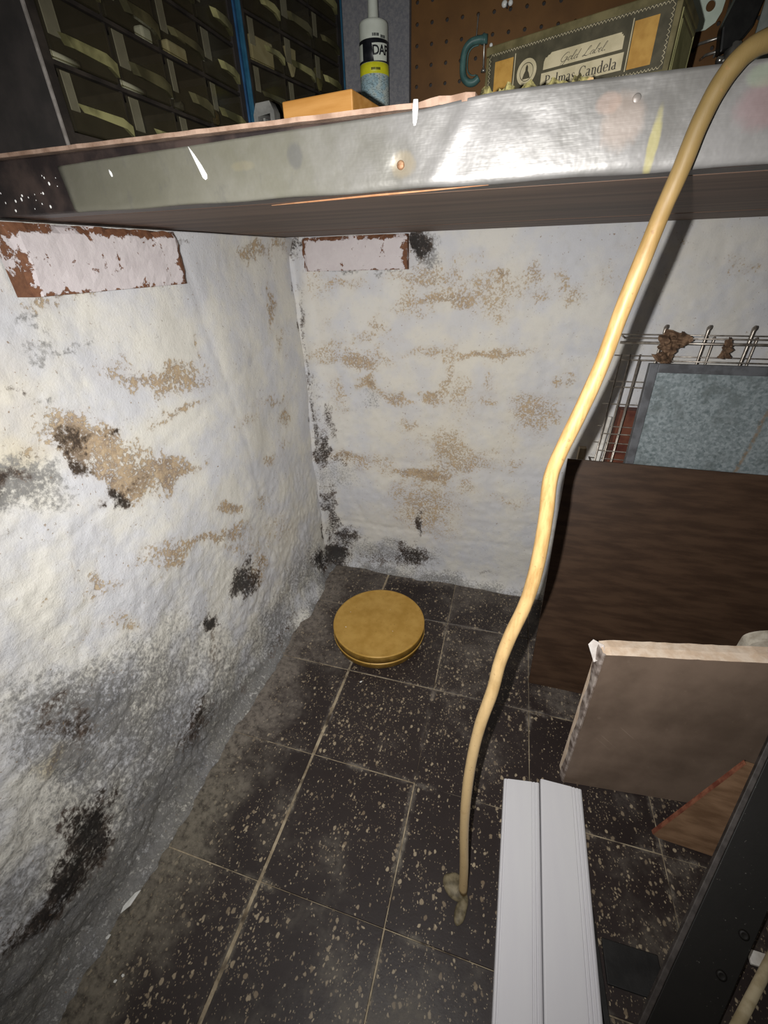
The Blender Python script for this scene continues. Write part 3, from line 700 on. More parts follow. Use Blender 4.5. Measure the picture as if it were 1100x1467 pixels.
def lobe(c, ax, rx, ry, rz, rot):
    bm = bmesh.new()
    bmesh.ops.create_icosphere(bm, subdivisions=3, radius=1)
    for v in bm.verts:
        q = 1 + 0.10 * math.sin(v.co.x * 4 + v.co.y * 3)
        v.co = Vector((v.co.x * rx * q, v.co.y * ry, v.co.z * rz))
    bmesh.ops.transform(bm, matrix=Matrix.Translation(c) @ Euler(rot).to_matrix().to_4x4(), verts=bm.verts)
    return bm
o = rel(obj('root_lobe', lobe((0.551, -0.800, 0.0095), 0, 0.0215, 0.0180, 0.0085, (0, 0.1, -0.5)), M_OLIVE, None, True), stick); o['label'] = 'round muddy olive foot lobe'
o = rel(obj('root_lobe', lobe((0.5645, -0.826, 0.0070), 0, 0.0090, 0.0230, 0.0062, (0, 0, -0.25)), M_OLIVE, None, True), stick); o['label'] = 'narrow muddy foot lobe pointing forward'

# ------------------------------------------------------------------ the round tin
kt_ = NT('ochre_painted_tin')
O = kt_.coord('Object'); oz = kt_.sep(O)
n1 = kt_.noise(O, 22, 5, 0.65); n2 = kt_.noise(O, 120, 4, 0.7)
c = kt_.mix(kt_.ramp(n1, 0.3, 0.7), (0.40, 0.225, 0.038), (0.52, 0.315, 0.075))
c = kt_.mix(kt_.math('MULTIPLY', kt_.ramp(n2, 0.60, 0.72), 0.6), c, (0.24, 0.12, 0.02))
M_TIN = kt_.out(c, 0.42, kt_.bump(n1, 0.08, 0.002), 0.1, 0.45)
M_TINBODY = mottled('dark_ochre_tin_side', (0.16, 0.085, 0.012), (0.26, 0.15, 0.03), 40, 0.4, 0.1, 100)
tin = thing('round_tin', 'round flat ochre yellow tin with lid on the dark floor near the corner', 'tin', (0.261, -0.281, 0.0))
R_ = 0.1285
obj('body', lathe([(0, 0.001), (R_ - 0.004, 0.001), (R_ - 0.0022, 0.003), (R_ - 0.002, 0.0195), (R_ - 0.002, 0.034), (0, 0.034)], 72), M_TINBODY, tin, True)
obj('lid_side', lathe([(R_ - 0.0015, 0.0245), (R_ + 0.0002, 0.0250), (R_ + 0.0002, 0.0470), (R_ - 0.0015, 0.0480)], 96), M_TINBODY, tin, True)['label'] = 'side of the lid, browned to look shaded'  # darker ochre puts the shade on the lid side into the colour
obj('bead', lathe([(R_ - 0.002, 0.0190), (R_ + 0.0012, 0.0200), (R_ + 0.0020, 0.0218), (R_ + 0.0012, 0.0238), (R_ - 0.002, 0.0248)], 96), M_TIN, tin, True)
prof = [(R_ - 0.001, 0.0460), (R_ + 0.0008, 0.0464), (R_ + 0.0012, 0.0475), (R_ + 0.0004, 0.0490), (R_ - 0.0028, 0.0498), (R_ - 0.0055, 0.0490), (R_ - 0.009, 0.0482), (R_ * 0.6, 0.0486), (0.004, 0.0490), (0, 0.0490)]
obj('lid', lathe(prof, 96), M_TIN, tin, True)
bm = bmesh.new()
for x, y, r in ((-0.083, -0.046, 0.0016), (0.048, -0.028, 0.0012), (-0.09, 0.012, 0.0010), (0.02, 0.05, 0.0008)):
    bmesh.ops.create_icosphere(bm, subdivisions=1, radius=r, matrix=Matrix.Translation((x, y, 0.0488)) @ Matrix.Diagonal((1.2, 0.8, 0.3, 1)))
obj('crumb', bm, M_WHITEPAINT, tin)['kind'] = 'stuff'

# ------------------------------------------------------------------ boards leaning on the right
def slab(bm, B0, d, up, W, H, T, n_out, bevel=0.0008):
    # B0 = lower left front corner, d along width, up along height, n_out = thickness direction (away from front)
    d = Vector(d).normalized(); up = Vector(up).normalized(); n = Vector(n_out).normalized()
    M = Matrix(((d.x, n.x, up.x, 0), (d.y, n.y, up.y, 0), (d.z, n.z, up.z, 0), (0, 0, 0, 1)))
    add_box(bm, 0, W, 0, T, 0, H, M, bevel)
    return M
def frame_at(root_loc, d, up):
    d = Vector(d).normalized(); up = Vector(up).normalized()
    up = (up - d * up.dot(d)).normalized()
    n = up.cross(d)
    M = Matrix(((d.x, n.x, up.x), (d.y, n.y, up.y), (d.z, n.z, up.z)))
    return M.to_euler()
M_BROWN = mottled('dark_brown_plywood', (0.036, 0.0185, 0.010), (0.062, 0.034, 0.019), 12, 0.5, 0.1, 60, (0.9, 1, 5), spec=0.35)
B0 = Vector((0.675, -0.3445, 0.0005))
pb = tag(obj('plywood_board', box(0, 0.62, 0, 0.006, 0, 0.573, bevel=0.0008), M_BROWN), 'large dark brown plywood board leaning behind the stick, in front of the galvanized tray', 'board')
pb.location = B0; pb.rotation_euler = frame_at(B0, (1, 0, 0), (-0.03, 0.1503, 0.55))

# galvanized tray standing behind the board
kg = NT('galvanized_steel')
O = kg.coord('Object')
v = kg.voro(O, 210); cs = kg.n('ShaderNodeSeparateColor'); kg.put(cs.inputs[0], v.outputs['Color'])
n1 = kg.noise(O, 16, 5, 0.6); n2 = kg.noise(O, 150, 4, 0.6)
c = kg.mix(kg.math('ADD', kg.math('MULTIPLY', cs.outputs[0], 0.6), kg.math('MULTIPLY', kg.ramp(n2, 0.3, 0.7), 0.5)), (0.13, 0.165, 0.17), (0.34, 0.385, 0.40))
c = kg.mix(kg.math('MULTIPLY', kg.ramp(n1, 0.5, 0.66), 0.6), c, (0.11, 0.13, 0.125))
os_ = kg.sep(O)
# a rusty run down the sheet
rx_ = kg.math('ADD', os_[0], kg.math('ADD', kg.math('MULTIPLY', os_[2], -0.13), kg.math('MULTIPLY', kg.math('SUBTRACT', n1, 0.5), 0.02)))
rr = kg.math('SUBTRACT', 1.0, kg.ramp(kg.math('ABSOLUTE', kg.math('SUBTRACT', rx_, 0.134)), 0.001, 0.006))
c = kg.mix(kg.math('MULTIPLY', kg.math('MULTIPLY', rr, kg.ramp(n2, 0.3, 0.6)), 0.7), c, (0.26, 0.16, 0.07))
M_GALV = kg.out(c, 0.5, kg.bump(n2, 0.1, 0.0005), 0.35, 0.4)
M_GALVR = mottled('galvanized_rim', (0.075, 0.075, 0.08), (0.13, 0.135, 0.145), 40, 0.5, 0.1, 200, metal=0.3)
tray = thing('galvanized_tray', 'grey galvanized metal tray standing on edge behind the brown board', 'metal tray', (0.790, -0.250, 0.0), frame_at(None, (1, 0, 0), (-0.026, 0.105, 0.745)))
W_, H_ = 0.36, 0.752
obj('sheet', box(0.010, W_, 0.006, 0.0072, 0.0, H_ - 0.012), M_GALV, tray)
def rimbox(nm, *a): return obj(nm, box(*a, bevel=0.0008), M_GALVR, tray)
rimbox('rim', 0.0, 0.0155, -0.008, 0.0065, 0.0, H_)
rimbox('rim', 0.0155, W_, -0.008, 0.0065, H_ - 0.0165, H_)
M_TWIG = mottled('dry_brown_stem', (0.14, 0.08, 0.035), (0.28, 0.17, 0.08), 60, 0.8, 0.3, 200)

# ------------------------------------------------------------------ wire rack against the back wall
M_WIRE = mottled('dull_wire', (0.23, 0.20, 0.17), (0.42, 0.38, 0.33), 90, 0.35, 0.0, metal=0.75)
rack = thing('wire_rack', 'rusty double wire rack with hairpin tops standing between tray and white back wall', 'wire rack', (0.74, -0.085, 0.0))
def wire(name, pts, r=0.00115, seg=6):
    r *= 1.35
    bm = tube(pts, r, seg)
    for v in bm.verts: v.co -= Vector((0.74, -0.085, 0.0))
    return obj(name, bm, M_WIRE, rack, True)
XL = lambda z: 0.742 + (z - 0.78) * -0.01
yF, yB = -0.118, -0.062
for z in (0.7855, 0.744, 0.690, 0.640, 0.588, 0.548, 0.508, 0.46, 0.40, 0.34, 0.28, 0.22, 0.16, 0.10, 0.04):
    if z > 0.65 or z < 0.6: wire('cross_wire', [(XL(z) + 0.002, yF, z), (1.20, yF, z)], 0.0011)
    wire('cross_wire', [(XL(z), yB, z - 0.002), (1.20, yB, z - 0.002)], 0.0010)
wire('top_wire', [(0.735, yF - 0.002, 0.777), (1.20, yF - 0.002, 0.777)], 0.0019)
for i, x in enumerate((0.744, 0.761, 0.779, 0.808, 0.880, 0.952, 1.02, 1.09, 1.16)):
    if x < 0.80:
        wire('upright_wire', [(x, yF, 0.004), (x, yF, 0.745)], 0.0011)
        wire('upright_wire', [(x + 0.012, yB, 0.004), (x + 0.012, yB, 0.745)], 0.0010)
    else:
        # hairpin: up the front, over and down the back
        wire('hairpin_wire', [(x - 0.004, yF + 0.002, 0.004), (x - 0.002, yF + 0.002, 0.60), (x, yF + 0.003, 0.800)] + [(x + 0.001 + 0.002 * math.sin(a_), yF + 0.008 - 0.005 * math.cos(a_), 0.801 + 0.006 * math.sin(a_)) for a_ in (0.5, 1.0, 1.57, 2.2, 2.7)] + [(x + 0.003, yF + 0.0135, 0.79), (x + 0.004, yF + 0.0135, 0.60), (x + 0.004, yF + 0.0135, 0.004)], 0.0016)
        wire('hairpin_wire', [(x + 0.034, yB, 0.004), (x + 0.034, yB, 0.775)] + [(x + 0.034 + 0.001 * math.sin(a_), yB + 0.004 - 0.004 * math.cos(a_), 0.776 + 0.004 * math.sin(a_)) for a_ in (0.6, 1.57, 2.5)] + [(x + 0.036, yB + 0.008, 0.76), (x + 0.036, yB + 0.008, 0.004)], 0.0012)
# tie bars between the two layers keep it one rack
for z in (0.7855, 0.508, 0.04):
    for x in (0.742, 1.18): wire('tie_wire', [(x, yF, z - 0.001), (x, yB, z - 0.001)], 0.0011)
# dead leaves caught on it
M_LEAF = mottled('dead_leaf', (0.09, 0.05, 0.028), (0.24, 0.15, 0.09), 80, 0.85, 0.5, 200)
def leaf(label, c, w, h, seed, group=None):
    r = random.Random(seed)
    bm = bmesh.new()
    n = 9
    g = [[None] * (n + 1) for _ in range(n + 1)]
    for i in range(n + 1):
        for j in range(n + 1):
            s, t = i / n * 2 - 1, j / n * 2 - 1
            th = math.atan2(t, s); rr = max(abs(s), abs(t))
            edge = rr * (0.88 + 0.12 * math.sin(th * 3 + seed) + 0.07 * math.sin(th * 7))
            x, z = math.cos(th) * edge * w, math.sin(th) * edge * h
            y = 0.010 * math.sin(s * 4 + seed) * math.cos(t * 3.3) + 0.009 * r.uniform(-1, 1)
            g[i][j] = bm.verts.new((x, y, z))
    for i in range(n):
        for j in range(n):
            bm.faces.new((g[i][j], g[i + 1][j], g[i + 1][j + 1], g[i][j + 1]))
    o = obj('dead_leaf', bm, M_LEAF)
    o.location = c
    m = o.modifiers.new('thick', 'SOLIDIFY'); m.thickness = 0.0012
    return tag(o, label, 'leaf', group)
leaf('big crumpled brown dead leaf caught near the left top of the wire rack', (0.822, -0.134, 0.783), 0.030, 0.022, 1)
leaf('small curled brown dead leaf hanging below the big leaf on the wire rack', (0.816, -0.131, 0.7545), 0.018, 0.014, 5)
leaf('narrow brown dead leaf caught between the middle hairpins of the wire rack', (0.913, -0.133, 0.770), 0.009, 0.021, 3)

# behind the rack
M_REDB = mottled('dark_red_brown_paint', (0.07, 0.015, 0.009), (0.14, 0.045, 0.022), 30, 0.6, 0.2, 100)
tag(obj('wooden_block', box(0.786, 1.10, -0.052, -0.022, 0.0, 0.622, bevel=0.002), M_REDB), 'dark red brown wooden plank standing upright behind the wire rack', 'plank')
M_PIPE = mottled('dirty_white_pipe', (0.50, 0.47, 0.42), (0.70, 0.68, 0.64), 50, 0.5)
tag(obj('plastic_pipe', tube([(0.748, -0.092, 0.0), (0.752, -0.088, 0.3), (0.760, -0.084, 0.615)], 0.0042, 12), M_PIPE, None, True), 'thin dirty white pipe standing at the left end of the wire rack', 'pipe')
tag(obj('wooden_strip', box(0.716, 0.732, -0.070, -0.052, 0.0, 0.530, bevel=0.001), mottled('greyed_wood', (0.20, 0.15, 0.09), (0.34, 0.28, 0.19), 30, 0.8, 0.3, 100, (3, 3, 0.4))), 'greyed wooden strip standing left of the wire rack, half hidden by the stick', 'wood strip')

# drywall offcut
kd = NT('grey_brown_drywall_paper')
O = kd.coord('Object')
n1 = kd.noise(O, 7, 5, 0.6); n2 = kd.noise(O, 60, 5, 0.7)
c = kd.mix(kd.ramp(n1, 0.3, 0.7), (0.125, 0.088, 0.064), (0.215, 0.155, 0.115))
c = kd.mix(kd.math('MULTIPLY', kd.ramp(n2, 0.6, 0.75), 0.35), c, (0.30, 0.23, 0.17))
# pale scratches
sv = kd.mapping(O, scale=(1, 1, 1), rot=(0, -0.75, 0))
scr = kd.ramp(kd.noise(kd.mapping(sv, scale=(2, 2, 90)), 3, 2, 0.5), 0.68, 0.72)
c = kd.mix(kd.math('MULTIPLY', scr, kd.math('MULTIPLY', kd.ramp(n1, 0.5, 0.6), 0.3)), c, (0.42, 0.33, 0.25))
M_PAPER = kd.out(c, 0.6, kd.bump(n2, 0.12, 0.001), 0, 0.3)
M_GYP = mottled('raw_gypsum_edge', (0.66, 0.50, 0.36), (0.80, 0.66, 0.52), 50, 0.9, 0.4, 250)
M_TORN = mottled('torn_paper', (0.62, 0.56, 0.52), (0.78, 0.74, 0.70), 60, 0.85)
M_DARKEDGE = mottled('dirty_paper_edge', (0.10, 0.07, 0.055), (0.42, 0.36, 0.32), 45, 0.8)
dry = thing('plasterboard_offcut', 'thick plasterboard offcut with grey brown face and crumbly pale top edge, at right', 'plasterboard', (0.740, -0.570, 0.001), frame_at(None, (0.995, 0.100, 0), (0.0, 0.046, 0.999)))
bm = bmesh.new()
Wd, Hd0, Hd1, Td = 0.40, 0.367, 0.390, 0.034
a = [(0, 0, 0), (Wd, 0, 0), (Wd, 0, Hd1), (0.0, 0, Hd0)]
n = 36
def topz(x): return Hd0 + (Hd1 - Hd0) * min(x / 0.227, 1.2)
# core with a ragged, slightly rounded top
rows = []
for i in range(n + 1):
    x = Wd * i / n
    zt = topz(x)
    if i == 0: zt -= 0.003
    jag = lambda: random.uniform(-0.0008, 0.0008)
    rows.append([bm.verts.new(p) for p in ((x, 0.0007, 0), (x, 0.0007, zt - 0.0008 + jag() * 0.3), (x, Td * 0.5, zt + 0.0012 + jag()), (x, Td - 0.0005, zt + jag()), (x, Td - 0.0005, 0))])
for i in range(n):
    for k in range(4): bm.faces.new((rows[i][k], rows[i + 1][k], rows[i + 1][k + 1], rows[i][k + 1]))
    bm.faces.new((rows[i][4], rows[i + 1][4], rows[i + 1][0], rows[i][0]))
bm.faces.new(rows[0]); bm.faces.new(rows[-1][::-1])
obj('gypsum_core', bm, M_GYP, dry)['label'] = 'crumbly pale core showing along the top'
bm = bmesh.new()
poly = [(0, 0), (Wd, 0)] + [(Wd * (n - i) / n, topz(Wd * (n - i) / n) - 0.001 + random.uniform(-.0005, .0005)) for i in range(n + 1)]
add_prism(bm, poly, -0.0004, 0.0008)
obj('paper_face', bm, M_PAPER, dry)
bm = bmesh.new()
add_prism(bm, [(0, 0), (Wd, 0), (Wd, topz(Wd) - .002), (0, topz(0) - .002)], Td - 0.0006, Td + 0.0002)
obj('paper_back', bm, M_PAPER, dry)
# torn paper flap along the left edge with a sharp corner
bm = bmesh.new()
strip = []
for i in range(15):
    t = i / 14
    z = t * (Hd0 + 0.002)
    fl_ = 0.0035 + 0.0016 * math.sin(t * 23) + (0.004 * max(0, (t - 0.75) / 0.25))
    strip.append((bm.verts.new((0.001, -0.0008, z)), bm.verts.new((-fl_ * 0.5, 0.002, z)), bm.verts.new((-fl_, 0.012 + 0.006 * t, z + 0.002))))
for q, r in zip(strip, strip[1:]):
    bm.faces.new((q[0], r[0], r[1], q[1])); bm.faces.new((q[1], r[1], r[2], q[2]))
o = obj('torn_edge', bm, M_DARKEDGE, dry); o['label'] = 'ragged dirty paper along the left edge'
m = o.modifiers.new('thick', 'SOLIDIFY'); m.thickness = 0.0008
bm = bmesh.new()
v1 = [bm.verts.new(p) for p in ((0.002, -0.0006, Hd0 - 0.004), (-0.008, 0.010, Hd0 - 0.030), (-0.0205, 0.020, Hd0 + 0.000), (-0.012, 0.027, Hd0 + 0.0055), (0.004, 0.0200, Hd0 + 0.0020))]
bm.faces.new(v1)
o = obj('torn_corner', bm, M_TORN, dry); o['label'] = 'white torn paper corner'
m = o.modifiers.new('thick', 'SOLIDIFY'); m.thickness = 0.0009
# pale curved slab behind its right end
bm = bmesh.new()
arc = [(0.962 + 0.075 - 0.075 * math.cos(t), 0.372 + 0.030 * math.sin(t)) for t in np.linspace(0, math.pi / 2, 12)]
add_prism(bm, [(0.962, 0.0)] + arc + [(1.12, 0.402), (1.12, 0.0)], -0.482, -0.460)
tag(obj('stone_slab', bm, mottled('pale_grey_stone', (0.32, 0.28, 0.22), (0.50, 0.46, 0.38), 60, 0.85, 0.4, 250)), 'pale rounded slab just showing behind the right end of the plasterboard offcut', 'slab')

# triangular offcut
M_ORANGE = mottled('orange_brown_offcut', (0.15, 0.082, 0.042), (0.27, 0.16, 0.09), 12, 0.7, 0.3, 120, (1, 1, 4))
tri = thing('plywood_offcut', 'orange brown triangular wood offcut between the plasterboard and the black plank', 'offcut', (0.893, -0.6265, 0.001), frame_at(None, (0.999, -0.06, 0), (0.0, 0.20, 1.0)))
obj('panel', prism([(0, 0.005), (0.010, 0), (0.115, 0.0), (0.115, 0.222), (0.081, 0.224)], 0, 0.005), M_ORANGE, tri)
o = obj('edge_strip', prism([(0.0, 0.005), (0.081, 0.224), (0.079, 0.2255), (-0.002, 0.0075)], -0.0006, 0.0056), mottled('red_brown_edge', (0.14, 0.035, 0.02), (0.28, 0.11, 0.06), 60, 0.7), tri)
o['label'] = 'red brown sawn edge'

# ------------------------------------------------------------------ the two white mouldings on the floor
M_TRIM = mottled('white_moulding', (0.66, 0.655, 0.685), (0.71, 0.71, 0.725), 14, 0.45, 0.03, 90, (1, 0.15, 1), spec=0.4)
def moulding(label, x0, x1, y_far_l, y_far_r, grooves, y_near=-1.30, skew=0.0):
    # cross-section across x, extruded along y; far end cut at a slant; top ~14 mm
    W = x1 - x0
    prof = [(0, 0.0)]
    prof += [(0.0, 0.0105), (0.0012, 0.0125), (0.003, 0.0130)]
    for g, wd, dp in grooves:
        prof += [(g - wd, 0.0138), (g - wd * 0.35, 0.0138 - dp), (g + wd * 0.35, 0.0138 - dp), (g + wd, 0.0138)]
    prof += [(W - 0.003, 0.0134), (W - 0.001, 0.0120), (W, 0.0095), (W, 0.0)]
    bm = bmesh.new()
    far = [bm.verts.new((x0 + p[0], y_far_l + (y_far_r - y_far_l) * p[0] / W, p[1])) for p in prof]
    near = [bm.verts.new((x0 + p[0] + skew, y_near, p[1])) for p in prof]
    n = len(prof)
    bm.faces.new(far); bm.faces.new(near[::-1])
    for i in range(n): bm.faces.new((far[i], near[i], near[(i + 1) % n], far[(i + 1) % n]))
    root = Vector(((x0 + x1) / 2, (y_far_l + y_near) / 2, 0))
    for v in bm.verts: v.co -= root
    o = obj('moulding', bm, M_TRIM); o.location = root + Vector((0, 0, 0.0005))
    return tag(o, label, 'moulding')
moulding('left of the two white mouldings lying on the floor, grooved along its right side', 0.6235, 0.6925, -0.602, -0.592, [(0.006, 0.0018, 0.0012), (0.0555, 0.0016, 0.0016), (0.0615, 0.0016, 0.0016)], skew=-0.007)
moulding('right of the two white mouldings lying on the floor, with a slanted far end', 0.6950, 0.7735, -0.583, -0.583, [(0.0605, 0.0016, 0.0014), (0.0665, 0.0018, 0.0018), (0.0725, 0.0014, 0.0014)], skew=-0.010)
# dark pad by the mouldings, and a black strip built for their shadow
M_RUBBER_SHADOW = mottled('black_rubber_and_shadow', (0.006, 0.0058, 0.0055), (0.014, 0.0135, 0.013), 30, 0.6, 0.3, 150)
pad = tag(obj('rubber_pad', box(-0.040, 0.040, -0.026, 0.026, 0, 0.005, bevel=0.0015), M_RUBBER_SHADOW), 'black rubber pad flat on the floor between right moulding and black plank', 'pad')
pad.location = (0.822, -0.824, 0.0005); pad.rotation_euler = (0, 0, 0.02)
st_ = tag(obj('shadow_strip', box(-0.004, 0.004, -0.12, 0.12, 0, 0.008, bevel=0.001), M_RUBBER_SHADOW), 'thin black strip standing in for the shadow beside the right white moulding', 'strip')  # black strip modelled in place of the narrow shadow along the moulding
st_.location = (0.7745, -0.87, 0.0005); st_.rotation_euler = (0, 0, 0.06)

# black plank crossing the lower right corner
kp = NT('black_plank_paint')
P = kp.coord('Object'); n1 = kp.noise(P, 40, 5, 0.7); n2 = kp.noise(P, 260, 3, 0.5)
c = kp.mix(n1, (0.0035, 0.0028, 0.002), (0.0085, 0.0070, 0.0052))
c = kp.mix(kp.math('MULTIPLY', kp.ramp(n2, 0.70, 0.73), 0.5), c, (0.16, 0.15, 0.13))
M_BLACK = kp.out(c, 0.55, kp.bump(n1, 0.2, 0.001), 0, 0.3)
M_BLACKEDGE = mottled('worn_black_edge', (0.028, 0.022, 0.019), (0.062, 0.052, 0.047), 60, 0.6)
P0 = Vector((0.806, -0.904, 0.012)); P1 = Vector((0.985, -0.585, 0.310))
dv = (P1 - P0); dn = dv.normalized()
plank = thing('black_plank', 'black painted plank slanting up from the floor across the lower right corner', 'plank', P0 - dn * 0.02, (0, 0, 0))
side = Vector((0.93, -0.36, -0.05)); side = (side - dn * side.dot(dn)).normalized()
nn = dn.cross(side)
if nn.z > 0: nn = -nn
Mp = Matrix(((side.x, dn.x, nn.x, 0), (side.y, dn.y, nn.y, 0), (side.z, dn.z, nn.z, 0), (0, 0, 0, 1)))
obj('board', box(0.0022, 0.064, 0, dv.length + 0.045, 0, 0.012, Mp, 0.0012), M_BLACK, plank)
obj('edge_band', box(-0.0050, 0.0023, 0, dv.length + 0.045, 0.0004, 0.0115, Mp, 0.0012), M_BLACKEDGE, plank)['label'] = 'worn grey left edge'
M_CHROME = mottled('dull_chrome', (0.35, 0.34, 0.32), (0.55, 0.54, 0.5), 60, 0.25, metal=0.9)
for s_, t_ in ((0.048, 0.165), (0.052, 0.225)):
    Mb = Mp @ Matrix.Translation((s_, t_, -0.0002)) @ Matrix.Rotation(math.pi, 4, 'X')
    o = obj('bolt_head', lathe([(0, -0.001), (0.0062, -0.001), (0.0060, 0.0012), (0.0042, 0.0026), (0.0030, 0.0022), (0, 0.0021)], 20, Mb), M_BLACK, plank, True)
# things just in the corner
tag(obj('plastic_scrap', box(0.994, 1.06, -0.770, -0.752, 0.0003, 0.006, bevel=0.001), M_PIPE), 'small white plastic scrap on the floor at the right frame edge', 'scrap')
tag(obj('wooden_dowel', tube([(0.925, -0.872, 0.0072), (1.10, -0.668, 0.0072)], 0.007, 12), mottled('pale_dowel', (0.34, 0.27, 0.15), (0.5, 0.42, 0.27), 40, 0.7, 0.2, 100), None, True), 'pale wooden dowel lying on the floor right of the black plank', 'dowel')

# flakes of wall paint on the floor
M_FLAKE = mottled('paint_flake', (0.66, 0.66, 0.62), (0.8, 0.8, 0.77), 80, 0.7)
def flake(label, x, y, lx, ly, rz, group=None, z=0.0012):
    bm = bmesh.new()
    pl = [(-lx * 0.5, 0, ), (-lx * 0.1, ly * 0.5), (lx * 0.5, ly * 0.25), (lx * 0.3, -ly * 0.3), (-lx * 0.25, -ly * 0.5)]
    add_prism(bm, pl, -0.0005, 0.0005, Matrix.Rotation(math.pi / 2, 4, 'X'))
    for v in bm.verts: v.co.z += 0.002 * (v.co.x / lx) ** 2 * 4 * 0.3
    o = obj('paint_flake', bm, M_FLAKE); o.location = (x, y, z); o.rotation_euler = (0, 0, rz)
    return tag(o, label, 'paint flake', group)
flake('largest white paint flake on the floor at the foot of the left wall', 0.020, -0.966, 0.036, 0.010, 1.35, z=0.004)
flake('second white paint flake, nearer the viewer than the largest along the left wall foot', 0.020, -1.012, 0.008, 0.005, 1.2, z=0.006)
flake('tiny white flake on the lower left tile, slightly farther from the wall than its twin', 0.075, -1.040, 0.005, 0.004, 0.4, 'pair of tiny paint flakes at the lower left')
flake('tiny white flake on the lower left tile, slightly closer to the wall than its twin', 0.068, -1.048, 0.005, 0.004, 1.0, 'pair of tiny paint flakes at the lower left')
flake('small white paint flake below the cross joint, left of the centre of the floor', 0.262, -0.452, 0.008, 0.004, 0.9)

# ------------------------------------------------------------------ on the bench: two parts cabinets
def plastic(name, col, alpha, rough=0.15):
    k = NT(name)
    O = k.coord('World')
    n = k.noise(O, 45, 4, 0.6)
    c = k.mix(n, tuple(x * 0.6 for x in col), tuple(min(1, x * 1.3) for x in col))
    k.out(c, rough, None, 0, 0.5)
    tr = k.n('ShaderNodeBsdfTransparent')
    tr.inputs[0].default_value = (0.94, 0.93, 0.86, 1)
    mx = k.n('ShaderNodeMixShader')
    mx.inputs[0].default_value = alpha
    k.t.links.new(tr.outputs[0], mx.inputs[1]); k.t.links.new(k.b.outputs[0], mx.inputs[2])
    k.t.links.new(mx.outputs[0], k.t.nodes['Material Output'].inputs[0])
    return k.m
M_SMOKE = plastic('smoky_clear_plastic', (0.075, 0.066, 0.046), 0.22, 0.12)
M_PULL = mottled('olive_clear_plastic', (0.07, 0.066, 0.03), (0.30, 0.285, 0.13), 22, 0.2)
M_PULLD = mottled('dark_olive_plastic', (0.04, 0.037, 0.02), (0.11, 0.10, 0.05), 22, 0.2)
M_PULL2 = plastic('pale_clear_plastic', (0.22, 0.205, 0.14), 0.55, 0.15)
M_CABDARK = mottled('charcoal_cabinet_metal', (0.022, 0.020, 0.019), (0.036, 0.031, 0.029), 30, 0.6, 0.1, 300)
M_CABRAIL = mottled('dark_cabinet_rail', (0.020, 0.017, 0.015), (0.040, 0.033, 0.027), 40, 0.5)
M_CABEDGE = mottled('cabinet_edge_highlight', (0.16, 0.145, 0.13), (0.26, 0.24, 0.22), 80, 0.6)  # paler tone for the painted highlight on the cabinet edge
M_BLUE = mottled('blue_cabinet_metal', (0.010, 0.050, 0.125), (0.02, 0.085, 0.19), 60, 0.45, 0.1, 200)
M_BLUE2 = mottled('teal_blue_cabinet_metal', (0.018, 0.085, 0.15), (0.03, 0.12, 0.20), 60, 0.45, 0.1, 200)
